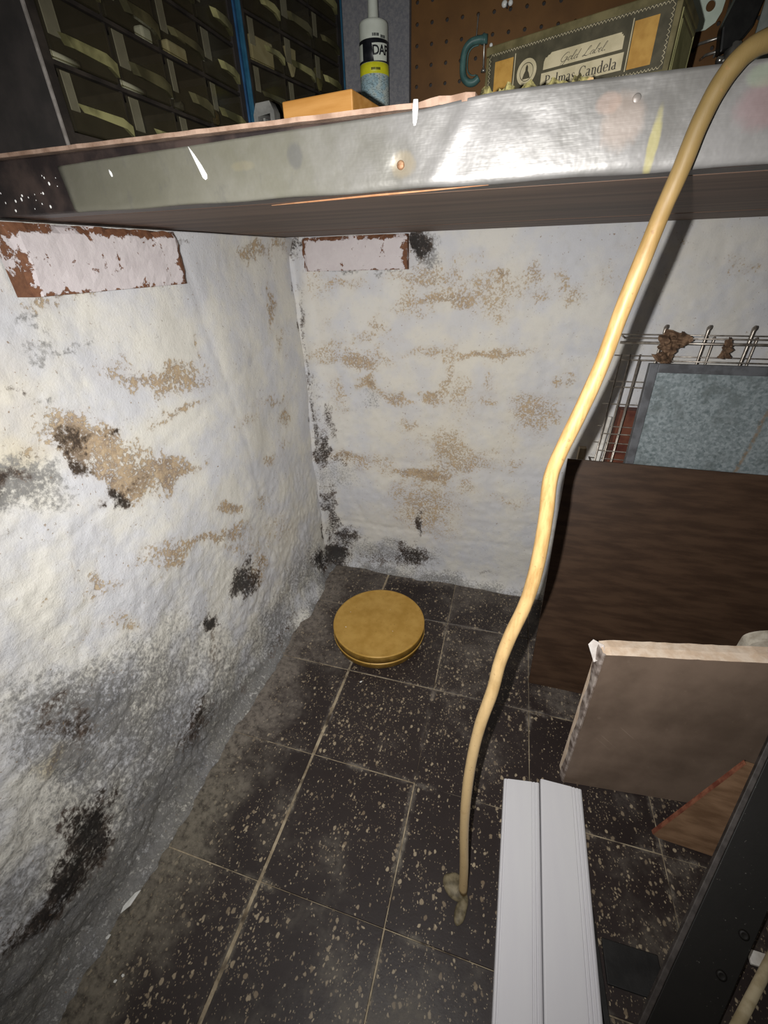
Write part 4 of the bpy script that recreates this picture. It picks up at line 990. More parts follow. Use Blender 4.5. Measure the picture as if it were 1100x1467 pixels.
def parts_cabinet(label, loc, rotz, L, H, D, ncol, nrow, rowh, base, blue, frame_w, seed, ops):
    # local: x = outwards from the wall (front at 0), y along the front from near to far, z up
    r = random.Random(seed)
    root = thing('parts_cabinet', label, 'drawer cabinet', loc, (0, 0, rotz))
    obj('near_side', box(-D, 0.0, 0, 0.0035, 0, H, bevel=0.0008), M_CABDARK if seed == 1 else blue, root)
    obj('far_side', box(-D, 0.0025, L - 0.0055, L, 0, H, bevel=0.0008), blue, root)['label'] = 'blue end panel'
    obj('side_liner', box(-D + 0.002, -0.001, L - 0.0068, L - 0.0055, base, H - 0.006), M_CABDARK, root)
    if seed == 1:
        obj('front_edge_highlight', box(-0.0015, 0.0012, -0.0006, 0.0022, 0, H, bevel=0.0005), M_CABEDGE, root)  # pale strip paints the highlight along the near front corner
    obj('back_panel', box(-D, -D + 0.002, 0.0035, L - 0.0055, 0, H), M_CABDARK, root)
    obj('base_panel', box(-D + 0.002, 0.0, 0.0035, L - 0.0055, 0, base - 0.002), M_CABRAIL, root)
    obj('top_panel', box(-D + 0.002, 0.0, 0.0035, L - 0.0055, H - 0.006, H), M_CABRAIL, root)
    y0 = frame_w; cw = (L - 0.006 - frame_w - 0.012) / ncol
    obj('front_stile', box(-0.006, 0.0, 0.0035, y0, base - 0.002, H - 0.006), M_CABRAIL, root)
    obj('front_stile', box(-0.006, 0.0, L - 0.0175, L - 0.0055, base - 0.002, H - 0.006), M_CABDARK, root)
    for i in range(nrow + 1):
        z = base + rowh * i
        if z < H - 0.004: obj('shelf_rail', box(-D + 0.002, -0.0008, y0, L - 0.0175, z - 0.002, z + 0.0015), M_CABRAIL, root)
    for j in range(1, ncol):
        obj('divider', box(-D + 0.002, -0.003, y0 + cw * j - 0.0012, y0 + cw * j + 0.0012, base, base + rowh * nrow), M_CABRAIL, root)
    cells = []
    for i in range(nrow):
        for j in range(ncol):
            z0 = base + rowh * i + 0.003; z1 = base + rowh * (i + 1) - 0.004
            a, b = y0 + cw * j + 0.003, y0 + cw * (j + 1) - 0.003
            dr = bpy.data.objects.new('drawer', None); COL.objects.link(dr); dr.parent = root
            bm = bmesh.new()
            add_box(bm, -0.0025, 0.0, a, b, z0, z1, bevel=0.0006, seg=1)           # clear front
            obj('drawer_front', bm, M_SMOKE, dr)
            bm = bmesh.new()
            add_box(bm, -D + 0.012, -0.0025, a, a + 0.0016, z0, z1 - 0.006)
            add_box(bm, -D + 0.012, -0.0025, b - 0.0016, b, z0, z1 - 0.006)
            add_box(bm, -D + 0.012, -0.0025, a, b, z0, z0 + 0.0015)
            obj('drawer_tray', bm, M_SMOKE, dr)
            # pale moulded strip at the left of the front
            bm = bmesh.new()
            sw = 0.010 + 0.006 * r.random()
            add_box(bm, 0.0, 0.0012, a + 0.001, a + 0.001 + sw, z0 + rowh * 0.30, z1 - 0.001, bevel=0.0005, seg=1)
            obj('label_slot', bm, M_PULL2, dr)
            # finger pull: tapered lip across the lower half, chamfered ends
            h = z1 - z0
            zz = z0 + h * r.uniform(0.24, 0.36); w0 = a + (b - a) * r.choice([0.14, 0.18, 0.30, 0.42]); w1 = b - (b - a) * 0.02
            bm = bmesh.new()
            top = zz + h * r.uniform(0.14, 0.24)
            pr = [(w0, top), (w1 - 0.012, top), (w1, top - h * 0.10), (w1 - 0.001, zz - h * 0.14), (w1 - 0.010, zz - h * 0.02), (w0 + 0.006, zz + h * 0.03)]
            va = [bm.verts.new((0.0, p[0], p[1])) for p in pr]
            vb = [bm.verts.new((0.0075, p[0] + (0.003 if p[0] < (a + b) / 2 else -0.003), p[1] - h * 0.05)) for p in pr]
            bm.faces.new(va[::-1]); bm.faces.new(vb)
            for q in range(len(pr)): bm.faces.new((va[q], va[(q + 1) % len(pr)], vb[(q + 1) % len(pr)], vb[q]))
            obj('drawer_pull', bm, r.choice([M_PULL, M_PULL, M_PULLD]), dr)
            cells.append((i, j, a, b, z0, z1))
    return root, cells
cab1, cells1 = parts_cabinet('charcoal small parts cabinet with smoky drawers, standing along the left wall on the bench', (0.0880, -0.6605, ZT), 0.0, 0.3655, 0.290, 0.205, 4, 5, 0.052, 0.019, M_BLUE, 0.013, 1, None)
cab2, cells2 = parts_cabinet('second parts cabinet with cluttered olive drawers, in the corner behind the charcoal one', (0.0930, -0.2885, ZT), -math.radians(12.5), 0.278, 0.340, 0.060, 3, 6, 0.052, 0.012, M_BLUE2, 0.008, 2, None)

# what lies in the drawers (only what shows through)
M_CREAM = mottled('cream_plastic', (0.60, 0.53, 0.34), (0.74, 0.68, 0.48), 60, 0.5)
M_CLEARW = mottled('bright_white_plastic', (0.75, 0.78, 0.72), (0.85, 0.87, 0.84), 60, 0.3)
M_BRASS = mottled('brass', (0.42, 0.28, 0.07), (0.62, 0.45, 0.15), 80, 0.3, metal=0.8)
M_STEEL = mottled('steel_hardware', (0.30, 0.29, 0.26), (0.50, 0.48, 0.44), 120, 0.35, metal=0.8)
def in_drawer(cab, cells, i, j, fy, fz, dims, mat, label, cat, name, shape='box', dx=-0.008, group=None, rx=0.0):
    c = [k for k in cells if k[0] == i and k[1] == j][0]
    _, _, a, b, z0, z1 = c
    M = Matrix.Translation(cab.location) @ Matrix.Rotation(cab.rotation_euler.z, 4, 'Z')
    p = M @ Vector((dx - dims[0] / 2, a + (b - a) * fy, z0 + 0.0018 + dims[2] / 2 + fz * (z1 - z0)))
    bm = bmesh.new()
    if shape == 'box': add_box(bm, -dims[0] / 2, dims[0] / 2, -dims[1] / 2, dims[1] / 2, -dims[2] / 2, dims[2] / 2, bevel=min(dims) * 0.2)
    elif shape == 'tube': add_tube(bm, [(0, -dims[1] / 2, 0), (0, dims[1] / 2, 0)], dims[2] / 2, 12)
    elif shape == 'nut':
        pl = circle(0, 0, dims[2] / 2, 6); hl = circle(0, 0, dims[2] / 4.2, 12)
        bm.free(); me_ = curve_mesh([pl, hl], dims[0] / 2)
        bm = bmesh.new(); bm.from_mesh(me_); bmesh.ops.rotate(bm, verts=bm.verts, matrix=Matrix.Rotation(math.pi / 2, 3, 'Y'))
    else:
        pl = [(-dims[1] / 2, dims[2] / 2), (dims[1] / 2, dims[2] / 2), (dims[1] * 0.4, -dims[2] * 0.1), (dims[1] * 0.1, -dims[2] / 2)]
        add_prism(bm, pl, -dims[0] / 2, dims[0] / 2, Matrix.Rotation(math.pi / 2, 4, 'Z'))
    o = obj(name, bm, mat, None, shape == 'tube')
    o.location = p; o.rotation_euler = (rx, 0, cab.rotation_euler.z)
    return tag(o, label, cat, group)
in_drawer(cab1, cells1, 1, 0, 0.30, 0, (0.008, 0.030, 0.007), M_CLEARW, 'white plastic tube in the first charcoal cabinet drawer, second row from the bottom', 'tube', 'plastic_tube', 'tube')
in_drawer(cab1, cells1, 1, 1, 0.35, 0, (0.008, 0.034, 0.007), M_CLEARW, 'white plastic tube in the second charcoal cabinet drawer, second row from the bottom', 'tube', 'plastic_tube', 'tube')
in_drawer(cab1, cells1, 2, 1, 0.9, 0, (0.012, 0.016, 0.013), M_CLEARW, 'white stub in the second drawer of the charcoal cabinet, third row from the bottom', 'plastic piece', 'plastic_piece')
in_drawer(cab1, cells1, 2, 2, 0.50, 0, (0.010, 0.036, 0.014), M_CREAM, 'cream plastic piece in the third drawer of the charcoal cabinet', 'plastic piece', 'plastic_piece')
in_drawer(cab1, cells1, 2, 0, 0.55, 0, (0.012, 0.026, 0.012), M_CREAM, 'pale piece in the first drawer of the charcoal cabinet, third row from the bottom', 'plastic piece', 'plastic_piece')
in_drawer(cab1, cells1, 1, 3, 0.20, 0, (0.012, 0.022, 0.018), M_BRASS, 'brass fitting in the last drawer of the charcoal cabinet', 'fitting', 'brass_fitting', 'nut')
in_drawer(cab1, cells1, 1, 2, 0.30, 0, (0.008, 0.012, 0.010), M_STEEL, 'steel nut in the third drawer of the charcoal cabinet', 'nut', 'steel_nut', 'nut')
in_drawer(cab2, cells2, 3, 1, 0.35, 0.08, (0.006, 0.026, 0.034), M_CREAM, 'pale tapered tag in the upper middle drawer of the corner cabinet', 'tag', 'plastic_tag', 'wedge')
in_drawer(cab2, cells2, 2, 2, 0.35, 0.05, (0.006, 0.026, 0.030), mottled('yellow_green_plastic', (0.35, 0.38, 0.06), (0.5, 0.52, 0.12), 60, 0.4), 'yellow green tag in a right drawer of the corner cabinet', 'tag', 'plastic_tag', 'wedge')
in_drawer(cab2, cells2, 2, 1, 0.7, 0, (0.008, 0.016, 0.016), M_STEEL, 'steel ring in the middle drawer of the corner cabinet', 'ring', 'steel_ring', 'nut')
in_drawer(cab2, cells2, 3, 2, 0.30, 0.05, (0.006, 0.022, 0.028), M_PULL, 'olive tag in the upper right drawer of the corner cabinet', 'tag', 'plastic_tag', 'wedge')
in_drawer(cab2, cells2, 3, 0, 0.5, 0, (0.008, 0.05, 0.030), M_CREAM, 'cream strip in the upper left drawer of the corner cabinet', 'strip', 'plastic_strip')

# small grey case at the foot of the corner cabinet
gc = thing('plastic_case', 'small grey arched plastic case in front of the corner cabinet, left of the wooden block', 'case', (0.183, -0.42, ZT))
M_GREYP = mottled('grey_plastic', (0.13, 0.13, 0.12), (0.20, 0.20, 0.185), 60, 0.4)
ar = [(-0.015, 0), (-0.015, 0.070), (-0.010, 0.081), (0.010, 0.082), (0.015, 0.072), (0.015, 0)]
inn = [(-0.009, 0.050), (-0.009, 0.068), (0.009, 0.070), (0.009, 0.050)]
me = curve_mesh([ar, inn], 0.008)
me.transform(Matrix.Rotation(math.pi / 2, 4, 'X'))
link('shell', me, M_GREYP, gc)
obj('inner_panel', box(-0.010, 0.010, 0.003, 0.006, 0.045, 0.073), M_CABDARK, gc)
obj('clip', box(-0.0015, 0.0015, -0.009, 0.003, 0.045, 0.066, bevel=0.0004), M_GREYP, gc)

# wooden block
M_OAK = mottled('orange_oak', (0.36, 0.165, 0.035), (0.47, 0.24, 0.07), 14, 0.5, 0.15, 80, (0.6, 4, 5))
blk = tag(obj('wooden_block', box(-0.078, 0, 0, 0.074, 0, 0.0400, bevel=0.0012), M_OAK), 'orange oak block lying on the bench in front of the caulk tube', 'wood block')
blk.location = (0.3610, -0.5905, ZT); blk.rotation_euler = (0, 0, math.atan2(-0.011, 0.078))

# grey blue panel behind the tube
kq = NT('grey_blue_board')
P = kq.coord('World'); n1 = kq.noise(P, 12, 4); n2 = kq.noise(P, 220, 4, 0.7)
M_GB = kq.out(kq.mix(kq.ramp(n2, 0.3, 0.7), (0.125, 0.128, 0.145), kq.mix(n1, (0.175, 0.175, 0.19), (0.215, 0.21, 0.205))), 0.7, kq.bump(n2, 0.2, 0.0006), 0, 0.3)
gp = tag(obj('grey_board', box(0, 0.121, 0, 0.016, 0, 0.46, bevel=0.0015), M_GB), 'upright grey blue board at the back of the bench, behind the caulk tube', 'board')
gp.location = (0.174, -0.0755, ZT)

# caulk tube
tubeR = thing('caulk_tube', 'white caulk cartridge with black and yellow bands and a long nozzle, behind the oak block', 'caulk tube', (0.2415, -0.112, ZT))
M_TUBEW = mottled('white_cartridge', (0.60, 0.64, 0.56), (0.66, 0.70, 0.62), 60, 0.35)
M_TUBEK = mottled('black_label', (0.008, 0.009, 0.012), (0.016, 0.017, 0.022), 60, 0.35)
M_TUBEY = mottled('yellow_label', (0.62, 0.62, 0.015), (0.72, 0.70, 0.03), 60, 0.4)
kb = NT('blue_white_label')
O = kb.coord('Object'); n1 = kb.noise(O, 60, 3); n2 = kb.noise(kb.mapping(O, scale=(1, 1, 3)), 260, 2, 0.5)
c = kb.mix(kb.ramp(n1, 0.42, 0.58), (0.56, 0.64, 0.60), (0.38, 0.54, 0.60))
c = kb.mix(kb.math('MULTIPLY', kb.ramp(n2, 0.52, 0.60), 0.7), c, (0.14, 0.19, 0.20))
M_TUBEB = kb.out(c, 0.4, None, 0, 0.4)
r = 0.0250
obj('cartridge', lathe([(0, 0), (r, 0), (r, 0.006), (r - 0.0006, 0.007), (r - 0.0006, 0.2365), (r - 0.0012, 0.2395), (r - 0.004, 0.2410), (0.012, 0.2420), (0.010, 0.2424), (0, 0.2424)], 48), M_TUBEW, tubeR, True)
obj('lower_label', lathe([(r - 0.0005, 0.010), (r, 0.0105), (r, 0.1745), (r - 0.0005, 0.175)], 48), M_TUBEB, tubeR, True)['label'] = 'pale blue and white printed label'
obj('yellow_band', lathe([(r - 0.0005, 0.1752), (r + 0.0001, 0.1755), (r + 0.0001, 0.1885), (r - 0.0005, 0.189)], 48), M_TUBEY, tubeR, True)['label'] = 'yellow band'
obj('black_band', lathe([(r - 0.0005, 0.1892), (r + 0.0001, 0.1895), (r + 0.0001, 0.2165), (r - 0.0005, 0.217)], 48), M_TUBEK, tubeR, True)['label'] = 'black band'
obj('nozzle', lathe([(0.0098, 0.2420), (0.0100, 0.2440), (0.0090, 0.2460), (0.0066, 0.310), (0.0048, 0.362), (0.0034, 0.364), (0, 0.364)], 24), M_TUBEW, tubeR, True)
def wrap(me, R, az, z, mat, name, roll=0.0):
    # bend flat lettering (x,y) round the tube: az = azimuth of its middle
    for v in me.vertices:
        x, y = v.co.x, v.co.y
        x, y = x * math.cos(roll) - y * math.sin(roll), x * math.sin(roll) + y * math.cos(roll)
        rr = R + max(0, v.co.z)
        th = az + x / R
        v.co = (rr * math.cos(th), rr * math.sin(th), z + y)
    return link(name, me, mat, tubeR)
def subdiv(me, cuts=3):
    bm = bmesh.new(); bm.from_mesh(me); bmesh.ops.triangulate(bm, faces=bm.faces); bmesh.ops.subdivide_edges(bm, edges=bm.edges, cuts=cuts, use_grid_fill=True); bm.to_mesh(me); bm.free(); return me
az0 = math.atan2(-1.09335 + 0.112, 0.532 - 0.2415)     # towards the viewer
me = subdiv(curve_mesh([[(-0.013, -0.0105), (0.012, -0.0105), (0.014, 0.0105), (-0.015, 0.0105)]], 0.0002), 4)
wrap(me, r + 0.0001, az0 + 0.48, 0.2010, M_TUBEW, 'brand_panel', 0.05)
wrap(text_mesh('DAP', 0.0165, 0.0003, 0.0, 0.0004, space=0.92), r + 0.0003, az0 + 0.48, 0.2025, M_TUBEK, 'brand_lettering', 0.05)
me = subdiv(curve_mesh([[(-0.010, -0.010), (0.010, -0.010), (0.010, 0.010), (-0.010, 0.010)]], 0.0002), 4)
wrap(me, r + 0.0001, az0 - 1.25, 0.2020, M_TUBEW, 'brand_panel')
def printbars(z, az, n, wd, h, mat, seed, nm):
    rr_ = random.Random(seed); bm = bmesh.new(); x = -wd / 2
    while x < wd / 2:
        l = rr_.uniform(0.0008, 0.0022)
        for q in range(2): pass
        t0, t1 = az + x / r, az + (x + l) / r
        vs4 = [bm.verts.new(((r + 0.0004) * math.cos(t), (r + 0.0004) * math.sin(t), z + dz)) for t, dz in ((t0, -h / 2), (t1, -h / 2), (t1, h / 2), (t0, h / 2))]
        bm.faces.new(vs4); x += l + rr_.uniform(0.0003, 0.0008)
    obj(nm, bm, mat, tubeR)['kind'] = 'stuff'
printbars(0.2205, az0 + 0.12, 5, 0.011, 0.0036, M_TUBEK, 3, 'small_print')
printbars(0.2190, az0 + 0.62, 5, 0.008, 0.0036, M_TUBEK, 4, 'small_print')
printbars(0.1805, az0 + 0.10, 5, 0.016, 0.0032, M_TUBEK, 5, 'small_print')

# cigar box
A_c = Vector((0.456, -0.341, ZT)); B_c = Vector((0.652, -0.421, ZT))
ang = math.atan2(B_c.y - A_c.y, B_c.x - A_c.x)
L = 0.2117; Wc = 0.094; Hc = 0.1255
cbx = thing('cigar_box', 'old olive cigar box with a printed paper label, standing askew on the bench', 'cigar box', A_c, (0, 0, ang))
M_CIG = mottled('olive_box_paper', (0.085, 0.072, 0.028), (0.16, 0.135, 0.06), 40, 0.6, 0.2, 150)
M_CIGD = mottled('dark_olive_print', (0.045, 0.040, 0.022), (0.075, 0.066, 0.038), 60, 0.6)
M_CIGG = mottled('green_box_end', (0.16, 0.155, 0.06), (0.27, 0.255, 0.11), 40, 0.6, 0.2, 150)
M_CREAMP = mottled('aged_cream_paper', (0.44, 0.385, 0.24), (0.54, 0.475, 0.31), 60, 0.65)
M_GOLDP = mottled('orange_gold_paper', (0.36, 0.19, 0.035), (0.47, 0.27, 0.06), 60, 0.6)
M_INK = mottled('faded_ink', (0.045, 0.038, 0.028), (0.09, 0.08, 0.06), 200, 0.7)
obj('body', box(0, L, 0, Wc, 0, 0.1165, bevel=0.001), M_CIG, cbx)
obj('lid', box(-0.0006, L + 0.0006, -0.0006, Wc + 0.0006, 0.1172, Hc, bevel=0.001), M_CIG, cbx)
zb = 1.0965 - ZT; zt_ = 1.1415 - ZT
def lab(name, loops, mat, dep, parent=cbx):      # flat pieces on the front face, local x,z ; dep = how far proud of the face
    me = curve_mesh(loops, 0.00012)
    me.transform(Matrix.Rotation(math.pi / 2, 4, 'X'))
    me.transform(Matrix.Translation((0, -dep, 0)))
    return link(name, me, mat, parent)
rect = lambda x0, x1, z0, z1: [(x0, z0), (x1, z0), (x1, z1), (x0, z1)]
label = lab('paper_label', [rect(0.0045, 0.2065, zb - 0.003, zt_ + 0.0025)], M_CIGD, 0.0008)
label['label'] = 'dark olive printed label'
# scalloped border line
bm = bmesh.new()
def scallop(p, q, n):
    p = Vector((p[0], 0, p[1])); q = Vector((q[0], 0, q[1])); d = (q - p) / n; up = Vector((-d.z, 0, d.x))
    pts_ = []
    for i in range(n):
        for t in (0, 0.25, 0.5, 0.75):
            pts_.append(p + d * (i + t) + up * 0.55 * math.sin(t * math.pi))
    pts_.append(q)
    vs2 = []
    for a_ in pts_:
        vs2.append((bm.verts.new(a_ + Vector((0, -0.00112, 0)) + up.normalized() * -0.00028), bm.verts.new(a_ + Vector((0, -0.00112, 0)) + up.normalized() * 0.00028)))
    for a_, b_ in zip(vs2, vs2[1:]): bm.faces.new((a_[0], b_[0], b_[1], a_[1]))
x0, x1 = 0.0075, 0.2035
scallop((x0, zt_), (x1, zt_), 56); scallop((x1, zb), (x0, zb), 56); scallop((x0, zb), (x0, zt_), 12); scallop((x1, zt_), (x1, zb), 12)
obj('scalloped_border', bm, M_CREAMP, label)
lab('gold_panel', [rect(0.0135, 0.0375, zb + 0.003, zt_ - 0.0055)], M_GOLDP, 0.0012, label)['label'] = 'left orange gold panel'
lab('gold_panel', [rect(0.1705, 0.1935, zb + 0.003, zt_ - 0.0055)], M_GOLDP, 0.0012, label)['label'] = 'right orange gold panel'
lab('divider_line', [rect(0.0392, 0.0402, zb + 0.002, zt_ - 0.003)], M_CREAMP, 0.0012, label)
lab('divider_line', [rect(0.1685, 0.1695, zb + 0.002, zt_ - 0.003)], M_CREAMP, 0.0012, label)
zc = 1.1195 - ZT
lab('emblem_ring', [circle(0.0560, zc, 0.0122, 28, 0.0118), circle(0.0560, zc, 0.0085, 28, 0.0083)], M_CREAMP, 0.0012, label)
lab('emblem_field', [circle(0.0560, zc, 0.0078, 28, 0.0076)], M_CREAMP, 0.0011, label)
lab('emblem_figure', [[(0.0510, zc - 0.006), (0.0610, zc - 0.006), (0.0592, zc - 0.0015), (0.0575, zc + 0.001), (0.0575, zc + 0.004), (0.0560, zc + 0.0065), (0.0545, zc + 0.004), (0.0545, zc + 0.001), (0.0528, zc - 0.0015)]], M_CIGD, 0.0014, label)
# the two cream cartouches
def cart(x0, x1, z0, z1, n=3):
    s = 0.0016
    return [(x0, z0), (x1, z0), (x1, z1 - 2 * s), (x1 - s, z1 - 2 * s), (x1 - s, z1 - s), (x1 - 2 * s, z1 - s), (x1 - 2 * s, z1), (x0 + 5 * s, z1), (x0 + 4 * s, z1 - s), (x0 + 3 * s, z1 - s), (x0 + 2 * s, z1 - 2 * s), (x0 + s, z1 - 2 * s), (x0, z1 - 4 * s)]
lab('title_panel', [cart(0.0765, 0.1625, 1.1172 - ZT, 1.1305 - ZT)], M_CREAMP, 0.0012, label)['label'] = 'upper cream title panel'
lab('title_panel', [rect(0.0750, 0.1650, 1.1005 - ZT, 1.1145 - ZT)], M_CREAMP, 0.0012, label)['label'] = 'lower cream title panel'
def lettering(s, size, x, z, wd, shear, bold, nm, mat=M_INK):
    me = text_mesh(s, size, 0.00008, shear, bold)
    xs_ = [v.co.x for v in me.vertices]; k = wd / (max(xs_) - min(xs_)); mid = (max(xs_) + min(xs_)) / 2
    for v in me.vertices: v.co.x = (v.co.x - mid) * k
    me.transform(Matrix.Rotation(math.pi / 2, 4, 'X'))
    me.transform(Matrix.Translation((x, -0.0016, z)))
    return link(nm, me, mat, label)
# first line: a joined, slanted hand drawn stroke by stroke; second line: lettering with thick and thin strokes and feet
def ribbon(bm, pts, w, y=-0.0016):
    vs2 = []
    for i, p in enumerate(pts):
        q0 = pts[max(i - 1, 0)]; q1 = pts[min(i + 1, len(pts) - 1)]
        d = Vector((q1[0] - q0[0], 0, q1[1] - q0[1])); d = d.normalized() if d.length > 0 else Vector((1, 0, 0))
        ww = w if not isinstance(w, (list, tuple)) else w[i]
        nrm_ = Vector((-d.z, 0, d.x)) * ww / 2
        c_ = Vector((p[0], y, p[1]))
        vs2.append((bm.verts.new(c_ - nrm_), bm.verts.new(c_ + nrm_)))
    for u_, v_ in zip(vs2, vs2[1:]): bm.faces.new((u_[0], v_[0], v_[1], u_[1]))
def sm(pts, n=5): return [(p.x, p.z) for p in catmull([(x, 0, z) for x, z in pts], n)]
SCRIPT = {  # advance width, strokes (x-height 0.45, cap height 1)
 'G': (0.95, [[(0.82, 0.80), (0.70, 0.98), (0.42, 0.95), (0.15, 0.62), (0.12, 0.25), (0.35, 0.02), (0.66, 0.16), (0.76, 0.46)], [(0.45, 0.44), (0.78, 0.46), (0.72, 0.0), (0.58, -0.38), (0.30, -0.36), (0.40, -0.10), (0.95, 0.20)]]),
 'o': (0.42, [[(0.36, 0.40), (0.20, 0.46), (0.06, 0.28), (0.10, 0.05), (0.26, 0.03), (0.36, 0.22), (0.30, 0.42), (0.46, 0.36)]]),
 'l': (0.30, [[(-0.04, 0.10), (0.16, 0.55), (0.26, 0.95), (0.16, 1.02), (0.08, 0.70), (0.06, 0.15), (0.16, 0.02), (0.34, 0.14)]]),
 'd': (0.48, [[(0.36, 0.38), (0.20, 0.46), (0.05, 0.26), (0.10, 0.03), (0.26, 0.08), (0.38, 0.42), (0.44, 1.02), (0.36, 0.20), (0.42, 0.02), (0.54, 0.14)]]),
 ' ': (0.55, []),
 'L': (0.85, [[(0.40, 0.62), (0.58, 0.84), (0.56, 1.02), (0.40, 0.92), (0.30, 0.50), (0.22, 0.12), (0.08, -0.02), (0.00, 0.08), (0.14, 0.14), (0.36, 0.02), (0.62, 0.0), (0.84, 0.14)]]),
 'a': (0.46, [[(0.38, 0.36), (0.22, 0.46), (0.05, 0.26), (0.10, 0.03), (0.26, 0.10), (0.38, 0.44), (0.34, 0.10), (0.42, 0.02), (0.52, 0.14)]]),
 'b': (0.44, [[(-0.04, 0.12), (0.16, 0.60), (0.24, 0.98), (0.14, 1.00), (0.07, 0.60), (0.06, 0.12), (0.20, 0.01), (0.36, 0.18), (0.30, 0.42), (0.48, 0.36)]]),
 'e': (0.38, [[(0.00, 0.18), (0.22, 0.26), (0.28, 0.42), (0.16, 0.46), (0.06, 0.24), (0.14, 0.02), (0.30, 0.04), (0.44, 0.18)]]),
 '.': (0.2, [[(0.06, 0.05), (0.09, 0.08), (0.12, 0.05), (0.09, 0.02), (0.06, 0.05)]]),
}
def write_script(text, x0, z0, h, width, slant, wd):
    bm = bmesh.new(); x = 0
    tot = sum(SCRIPT[c][0] for c in text); kx = width / tot
    for c in text:
        adv, sts = SCRIPT[c]
        for st in sts:
            ps = sm([((x + px_) * kx + pz_ * h * slant, pz_ * h) for px_, pz_ in st])
            # thicker on the downstrokes
            ws = [wd * (1.7 if i and ps[i][1] < ps[i - 1][1] - 1e-5 else 0.8) for i in range(len(ps))]
            ribbon(bm, [(x0 + p[0], z0 + p[1]) for p in ps], ws)
        x += adv
    return obj('script_lettering', bm, M_INK, label)
write_script('Gold Label.', 0.0950, 1.1198 - ZT, 0.0068, 0.0500, 0.55, 0.00036)
TK, TN = 0.17, 0.055   # stem and hairline, in cap heights
def arc(cx, cz, rx, rz, a0, a1, n=12): return [(cx + rx * math.cos(math.radians(a0 + (a1 - a0) * i / n)), cz + rz * math.sin(math.radians(a0 + (a1 - a0) * i / n))) for i in range(n + 1)]
def ring_w(pts, cx): 
    rx = max(abs(p[0] - cx) for p in pts)
    return [TN + (TK - TN) * (abs(p[0] - cx) / rx) ** 2 for p in pts]
def stem(x, z0, z1): return [([(x, z0), (x, z1)], TK), ([(x - 0.16, z0 + TN / 2), (x + 0.16, z0 + TN / 2)], TN), ([(x - 0.14, z1 - TN / 2), (x + 0.03, z1 - TN / 2)], TN)]
def bowl(cx, cz, rx, rz, a0, a1):
    p = arc(cx, cz, rx, rz, a0, a1); return [(p, ring_w(p, cx))]
XH = 0.64
SERIF = {
 'P': (0.80, stem(0.20, 0, 1) + bowl(0.28, 0.74, 0.36, 0.24, 90, -90) + [([(0.20, 0.975), (0.30, 0.975)], TN), ([(0.20, 0.50), (0.30, 0.50)], TN)]),
 'a': (0.62, stem(0.42, 0, XH * 0.75)[:1] + [([(0.42, 0.03), (0.56, 0.03)], TN)] + bowl(0.26, XH * 0.72, 0.16, 0.17, 150, 0) + bowl(0.28, 0.17, 0.18, 0.16, 60, 330)),
 'l': (0.38, stem(0.19, 0, 1.04)),
 'm': (1.04, stem(0.19, 0, XH) + bowl(0.36, XH - 0.22, 0.17, 0.20, 170, 0) + [([(0.53, XH - 0.22), (0.53, 0)], TK), ([(0.40, TN / 2), (0.66, TN / 2)], TN)] + bowl(0.70, XH - 0.22, 0.17, 0.20, 170, 0) + [([(0.87, XH - 0.22), (0.87, 0)], TK), ([(0.74, TN / 2), (1.0, TN / 2)], TN)]),
 's': (0.52, [([(0.42, XH - 0.16), (0.38, XH - 0.05), (0.24, XH - 0.02), (0.11, XH - 0.14), (0.22, XH * 0.52), (0.38, XH * 0.38), (0.42, 0.16), (0.28, 0.02), (0.12, 0.05), (0.09, 0.18)], [TN, TN, TN, 0.11, TK, TK, 0.11, TN, TN, TN])]),
 ' ': (0.38, []),
 'C': (0.92, bowl(0.50, 0.5, 0.38, 0.50, 45, 315) + [([(0.78, 0.98), (0.78, 0.70)], TN)]),
 'n': (0.72, stem(0.19, 0, XH) + bowl(0.36, XH - 0.22, 0.17, 0.20, 170, 0) + [([(0.53, XH - 0.22), (0.53, 0)], TK), ([(0.40, TN / 2), (0.66, TN / 2)], TN)]),
 'd': (0.70, stem(0.50, 0, 1.04) + bowl(0.30, XH / 2, 0.20, XH / 2, 60, 300)),
 'e': (0.58, bowl(0.30, XH / 2, 0.21, XH / 2, 5, 320) + [([(0.11, XH * 0.52), (0.50, XH * 0.52)], TN)]),
}
def write_serif(text, x0, z0, h, width):
    bm = bmesh.new(); tot = sum(SERIF[c][0] for c in text); kx = width / tot; x = 0
    for c in text:
        adv, sts = SERIF[c]
        for ps, w_ in sts:
            ww = [q * h for q in w_] if isinstance(w_, (list, tuple)) else w_ * h
            ribbon(bm, [(x0 + (x + p[0]) * kx, z0 + p[1] * h) for p in ps], ww)
        x += adv
    return obj('serif_lettering', bm, M_INK, label)
write_serif('Palmas Candela', 0.0800, 1.1025 - ZT, 0.0092, 0.0800)
# box end with framed panel
bm = box(L - 0.0002, L + 0.0010, 0.012, Wc - 0.012, 0.020, 0.106, bevel=0.0006)
obj('end_panel', bm, M_CIGG, cbx)['label'] = 'mossy green end panel'
bm = bmesh.new()
for a4 in ((0.006, 0.0085, 0.014, 0.112), (Wc - 0.0085, Wc - 0.006, 0.014, 0.112), (0.0085, Wc - 0.0085, 0.1095, 0.112)):
    add_box(bm, L, L + 0.0009, *a4)
obj('end_border', bm, M_CREAMP if False else M_CIGG, cbx)

